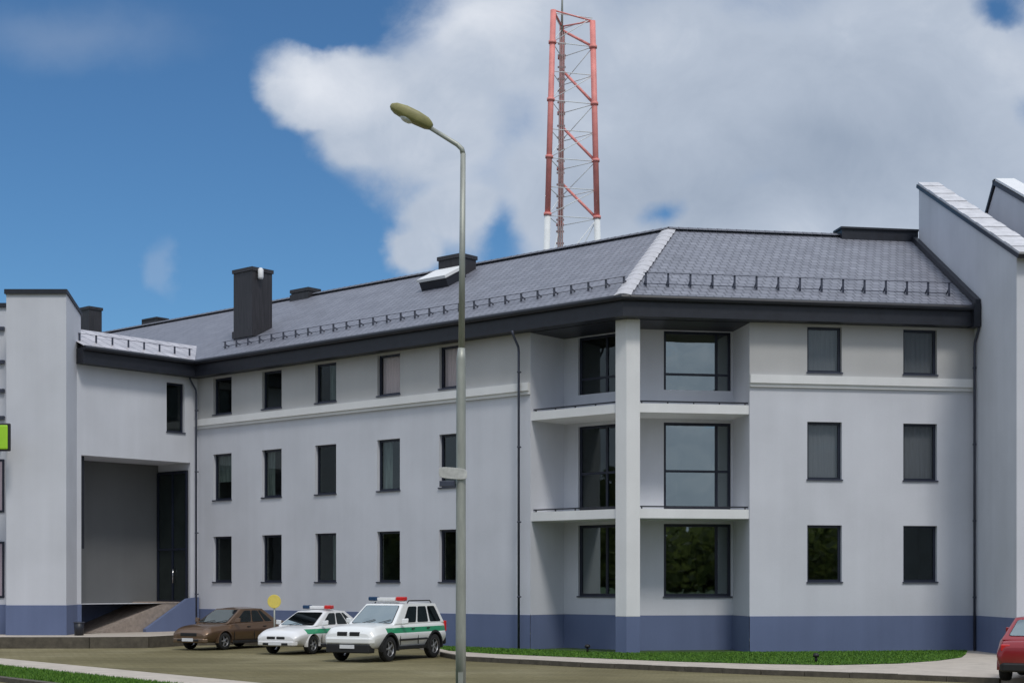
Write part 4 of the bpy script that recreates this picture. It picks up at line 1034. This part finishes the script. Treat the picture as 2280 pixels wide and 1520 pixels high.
# grass blades
def inpoly(x, y, poly):
    c = False; n = len(poly)
    for i in range(n):
        x1, y1, x2, y2 = poly[i][0], poly[i][1], poly[i - 1][0], poly[i - 1][1]
        if (y1 > y) != (y2 > y) and x < (x2 - x1) * (y - y1) / (y2 - y1) + x1: c = not c
    return c
def blades(poly, n, z, h):
    xs = [p[0] for p in poly]; ys = [p[1] for p in poly]; V = []; Fc = []; k = 0
    while k < n:
        x, y = random.uniform(min(xs), max(xs)), random.uniform(min(ys), max(ys))
        if not inpoly(x, y, poly): continue
        a_ = random.uniform(0, 6.28); hh = h * random.uniform(.5, 1.2); w = .018; lx_, ly_ = random.gauss(0, .03), random.gauss(0, .03)
        b_ = len(V); dx, dy = math.cos(a_) * w, math.sin(a_) * w
        V += [(x - dx, y - dy, z), (x + dx, y + dy, z), (x + lx_, y + ly_, z + hh)]; Fc.append((b_, b_ + 1, b_ + 2)); k += 1
    return V, Fc
gv, gfc = blades(lawn, 46000, PT, .055)
pl = [(P0 - sd_ * 2 + pn * (wp + .02)).xy, (P1 + pn * (wp + .02)).xy, (P1 + pn * (wg - .02)).xy, (P0 - sd_ * 2 + pn * (wg - .02)).xy]
v2_, f2_ = blades([tuple(p) for p in pl], 30000, -.02, .09)
me = bpy.data.meshes.new('grass'); nb = len(gv); me.from_pydata(gv + v2_, [], gfc + [tuple(i + nb for i in f) for f in f2_]); me.materials.append(M['grass'])
o = bpy.data.objects.new('grass', me); COL.objects.link(o); o['kind'] = 'stuff'; o['label'] = 'short bright green mown grass'

# ------------------------------------------------------------------ small things
def glight(x, y, label):
    p_ = ground(x, y, PT); o = empty('garden_light', p_, label, 'garden light')
    m_ = MB(); m_.lathe([(0, 0), (.04, 0), (.04, .17), (.0, .18)], (p_.x, p_.y, PT), (0, 0, 1), (1, 0, 0), 12); m_.build('stake', M['black'], o)
    m_ = MB(); m_.lathe([(0, .17), (.09, .17), (.10, .21), (.07, .27), (0, .28)], (p_.x, p_.y, PT), (0, 0, 1), (1, 0, 0), 14); m_.build('lamp_head', M['black'], o)
glight(1308, 1452, 'small black garden light in the grass below the left balconies')
glight(1817, 1474, 'small black garden light in the grass below the right wing windows')
yb = 59.0; pb_ = Vector((ray(176) * yb, yb, .3)); bn = empty('litter_bin', pb_, 'small dark litter bin at the foot of the pale bay beside the ramp', 'bin')
m_ = MB(); m_.lathe([(0, 0), (.17, 0), (.2, .5), (.17, .5), (.15, .1)], pb_, (0, 0, 1), (1, 0, 0), 16); m_.build('bin_body', M['trim'], bn)
m_ = MB(); m_.lathe([(.205, .48), (.22, .5), (.205, .53), (.17, .53)], pb_, (0, 0, 1), (1, 0, 0), 16); m_.build('bin_rim', M['pipe'], bn)
ysn = 53.4; psn = Vector((ray(611) * ysn, ysn, 0)); rs = empty('road_sign', psn, 'round yellow sign on a thin post behind the parked cars', 'sign')
m_ = MB(); zc = zat(1338, ysn); m_.lathe([(0, -.015), (.23, -.015), (.24, 0), (.23, .015), (0, .015)], (psn.x, ysn - .05, zc), (.0, -1, 0), (0, 0, 1), 28, smooth=False); m_.build('sign_face', M['yellow'], rs)
m_ = MB(); m_.tube([(psn.x, ysn, LOT), (psn.x, ysn, zc + .2)], .03, 8); m_.build('post', M['galv'], rs)

# ------------------------------------------------------------------ far wood behind the viewer (mirrored in the glass)
wv = []; wf = []
for i in range(2000):
    ang = random.uniform(R(-205), R(25)); rad = random.uniform(95, 135); hgt = random.uniform(9, 12) * (1 + .15 * math.sin(ang * 9))
    cx, cy = math.cos(ang) * rad, math.sin(ang) * rad + 10
    for k in range(70):
        z = random.uniform(.1, 1) ** .8 * hgt; rr = (1 - abs(z / hgt - .5) * 1.1) * 3.6
        a_ = random.uniform(0, 6.28); q = Vector((cx + math.cos(a_) * rr * random.random(), cy + math.sin(a_) * rr * random.random(), z))
        nrm = Vector((random.gauss(0, 1), random.gauss(0, 1), random.gauss(0, 1))).normalized(); t1 = nrm.orthogonal().normalized(); t2 = nrm.cross(t1); s_ = random.uniform(.28, .75)
        b_ = len(wv); wv += [tuple(q + t1 * s_), tuple(q + t2 * s_), tuple(q - t1 * s_), tuple(q - t2 * s_)]; wf.append((b_, b_ + 1, b_ + 2, b_ + 3))
me = bpy.data.meshes.new('woodland'); me.from_pydata(wv, [], wf); me.materials.append(M['leaves'])
o = bpy.data.objects.new('woodland', me); COL.objects.link(o); o['kind'] = 'stuff'; o['label'] = 'far line of dark green trees mirrored in the glass'

# ------------------------------------------------------------------ light
SUN_EL, SUN_AZ = R(55), R(160)
sd = bpy.data.lights.new('sun', 'SUN'); sd.energy = 1.6; sd.angle = R(11); sd.color = (1, .95, .87)
so = bpy.data.objects.new('sun', sd); COL.objects.link(so)
dirv = Vector((math.sin(SUN_AZ) * math.cos(SUN_EL), math.cos(SUN_AZ) * math.cos(SUN_EL), math.sin(SUN_EL)))
so.rotation_euler = dirv.to_track_quat('Z', 'Y').to_euler(); so.location = dirv * 200
w = bpy.data.worlds.new('World'); SC.world = w; w.use_nodes = True
n = w.node_tree.nodes; l = w.node_tree.links; bg = n['Background']
sky = n.new('ShaderNodeTexSky'); sky.sky_type = 'NISHITA'; sky.sun_disc = False; sky.sun_elevation = SUN_EL; sky.sun_rotation = SUN_AZ; sky.dust_density = .3; sky.ozone_density = 3; sky.air_density = 1.0
class E:
    def __init__(s, k): s.k = k
    @staticmethod
    def op(o, *a, clamp=False):
        q = n.new('ShaderNodeMath'); q.operation = o; q.use_clamp = clamp
        for i, v in enumerate(a):
            if isinstance(v, E): l.new(v.k, q.inputs[i])
            else: q.inputs[i].default_value = v
        return E(q.outputs[0])
    def __add__(s, o): return E.op('ADD', s, o)
    def __sub__(s, o): return E.op('SUBTRACT', s, o)
    def __mul__(s, o): return E.op('MULTIPLY', s, o)
    def __truediv__(s, o): return E.op('DIVIDE', s, o)
tc = n.new('ShaderNodeTexCoord'); sp_ = n.new('ShaderNodeSeparateXYZ'); l.new(tc.outputs['Generated'], sp_.inputs[0])
X, Yy, Zz = (E(sp_.outputs[i]) for i in range(3))
dy = E.op('MAXIMUM', Yy, .2); U = X / dy; V = Zz / dy
cmb = n.new('ShaderNodeCombineXYZ'); l.new(U.k, cmb.inputs[0]); l.new(V.k, cmb.inputs[1]); l.new(Yy.k, cmb.inputs[2])
def noise(scale, det=8, rough=.6, dist=0., off=(0, 0, 0), st=(1, 1, 1)):
    mp = n.new('ShaderNodeMapping'); mp.inputs['Location'].default_value = off; mp.inputs['Scale'].default_value = st; l.new(cmb.outputs[0], mp.inputs[0])
    q = n.new('ShaderNodeTexNoise'); q.inputs['Scale'].default_value = scale; q.inputs['Detail'].default_value = det; q.inputs['Roughness'].default_value = rough; q.inputs['Distortion'].default_value = dist
    l.new(mp.outputs[0], q.inputs['Vector']); return E(q.outputs['Fac'])
W1 = noise(9, 6, .55, 0, (1, 5, 0)); W2 = noise(9, 6, .55, 0, (6, 2, 3))
UW = U + (W1 - .5) * .075; VW = V + (W2 - .5) * .06
def blob(x, y, rx, ry):
    a = (UW - ray(x)) / (rx / F); b = (VW - (HY - y) / F) / (ry / F)
    return E.op('SUBTRACT', 1.0, E.op('SQRT', a * a + b * b))
def sstep(v, a, b):
    q = n.new('ShaderNodeMapRange'); q.interpolation_type = 'SMOOTHSTEP'; q.inputs['From Min'].default_value = a; q.inputs['From Max'].default_value = b; l.new(v.k, q.inputs['Value']); return E(q.outputs[0])
D = None
for bb in ((650, 215, 120, 48), (720, 245, 150, 62), (800, 310, 140, 95), (810, 180, 240, 85), (960, 290, 260, 200), (1010, 470, 150, 130), (925, 560, 80, 70), (1180, 100, 330, 190), (1550, 250, 520, 330), (2050, 230, 620, 420), (1800, 500, 620, 160), (1290, 420, 330, 190), (2700, 300, 500, 500), (1500, -300, 800, 420)):
    q = blob(*bb); D = q if D is None else E.op('SMOOTH_MAX', D, q, .25)
for bb in ((1110, 500, 110, 75), (2275, 250, 75, 60), (2240, 5, 80, 45), (1500, 470, 90, 50), (740, 70, 140, 55)):
    D = E.op('SUBTRACT', D, E.op('MAXIMUM', blob(*bb), 0) * .46)
N1 = noise(16, 10, .64, .5, (3, 1, 0)); N2 = noise(7, 6, .55, .2, (8, 2, 0), (1, 1.4, 1))
dens = D + (N1 - .5) * .56 + (N2 - .5) * .25
mask = sstep(dens, -.06, .48)
wisp = sstep(blob(380, 605, 40, 75) + (N1 - .5) * .8, .05, .8) * .25
wisp2 = sstep(blob(120, 70, 420, 110) + (N2 - .5) * 1.2, .0, 1.1) * .22
mask = E.op('MAXIMUM', mask, E.op('MAXIMUM', wisp, wisp2))
gen = sstep(N2, .18, .42)
front = sstep(Yy, .22, .4)
front = front * (E.op('SUBTRACT', 1, sstep(Zz, .42, .6)))
mask = mask * front + gen * (E.op('SUBTRACT', 1, front))
mask = mask * sstep(Zz, -.02, .02) * .97
shade = E.op('MAXIMUM', blob(1850, 320, 560, 260), 0) * .42 + E.op('MAXIMUM', blob(1500, 430, 420, 150), 0) * .25 + (N1 - .5) * .45 + (N2 - .5) * .5
lite = E.op('MAXIMUM', blob(700, 190, 220, 110), 0) * .4 + E.op('MAXIMUM', blob(1050, 60, 260, 140), 0) * .3
tone = E.op('ADD', .52, lite - shade, clamp=True)
cr = n.new('ShaderNodeValToRGB'); l.new(tone.k, cr.inputs[0]); ce = cr.color_ramp.elements
ce[0].position = .0; ce[0].color = (.30, .365, .47, 1); ce[1].position = 1; ce[1].color = (.84, .87, .93, 1); q = ce.new(.5); q.color = (.48, .545, .65, 1)
OVERHEAD_FILL = .55
SKY_K = (.0455, .0715, .090)
sk = n.new('ShaderNodeVectorMath'); sk.operation = 'MULTIPLY'; l.new(sky.outputs[0], sk.inputs[0]); sk.inputs[1].default_value = SKY_K
mxs = n.new('ShaderNodeMix'); mxs.data_type = 'RGBA'; l.new(mask.k, mxs.inputs[0]); l.new(sk.outputs[0], mxs.inputs[6])
hi = E.op('ADD', 1.0, sstep(Zz, .40, .75) * OVERHEAD_FILL)      # unseen overhead cloud brightened to add fill light
cb_ = n.new('ShaderNodeVectorMath'); cb_.operation = 'SCALE'; l.new(cr.outputs[0], cb_.inputs[0]); l.new(hi.k, cb_.inputs['Scale']); l.new(cb_.outputs[0], mxs.inputs[7])
l.new(mxs.outputs[2], bg.inputs['Color']); bg.inputs['Strength'].default_value = 1.0

# ------------------------------------------------------------------ camera
cd = bpy.data.cameras.new('camera'); co = bpy.data.objects.new('camera', cd); COL.objects.link(co); SC.camera = co
co.location = (0, 0, EYE); co.rotation_euler = (R(90), 0, 0)
cd.sensor_width = 36; cd.lens = F / 2280 * 36; cd.shift_y = (HY - 760) / 2280; cd.clip_end = 5000; cd.clip_start = .1
SC.view_settings.view_transform = 'Standard'; SC.view_settings.look = 'None'; SC.view_settings.exposure = 0; SC.view_settings.gamma = 1
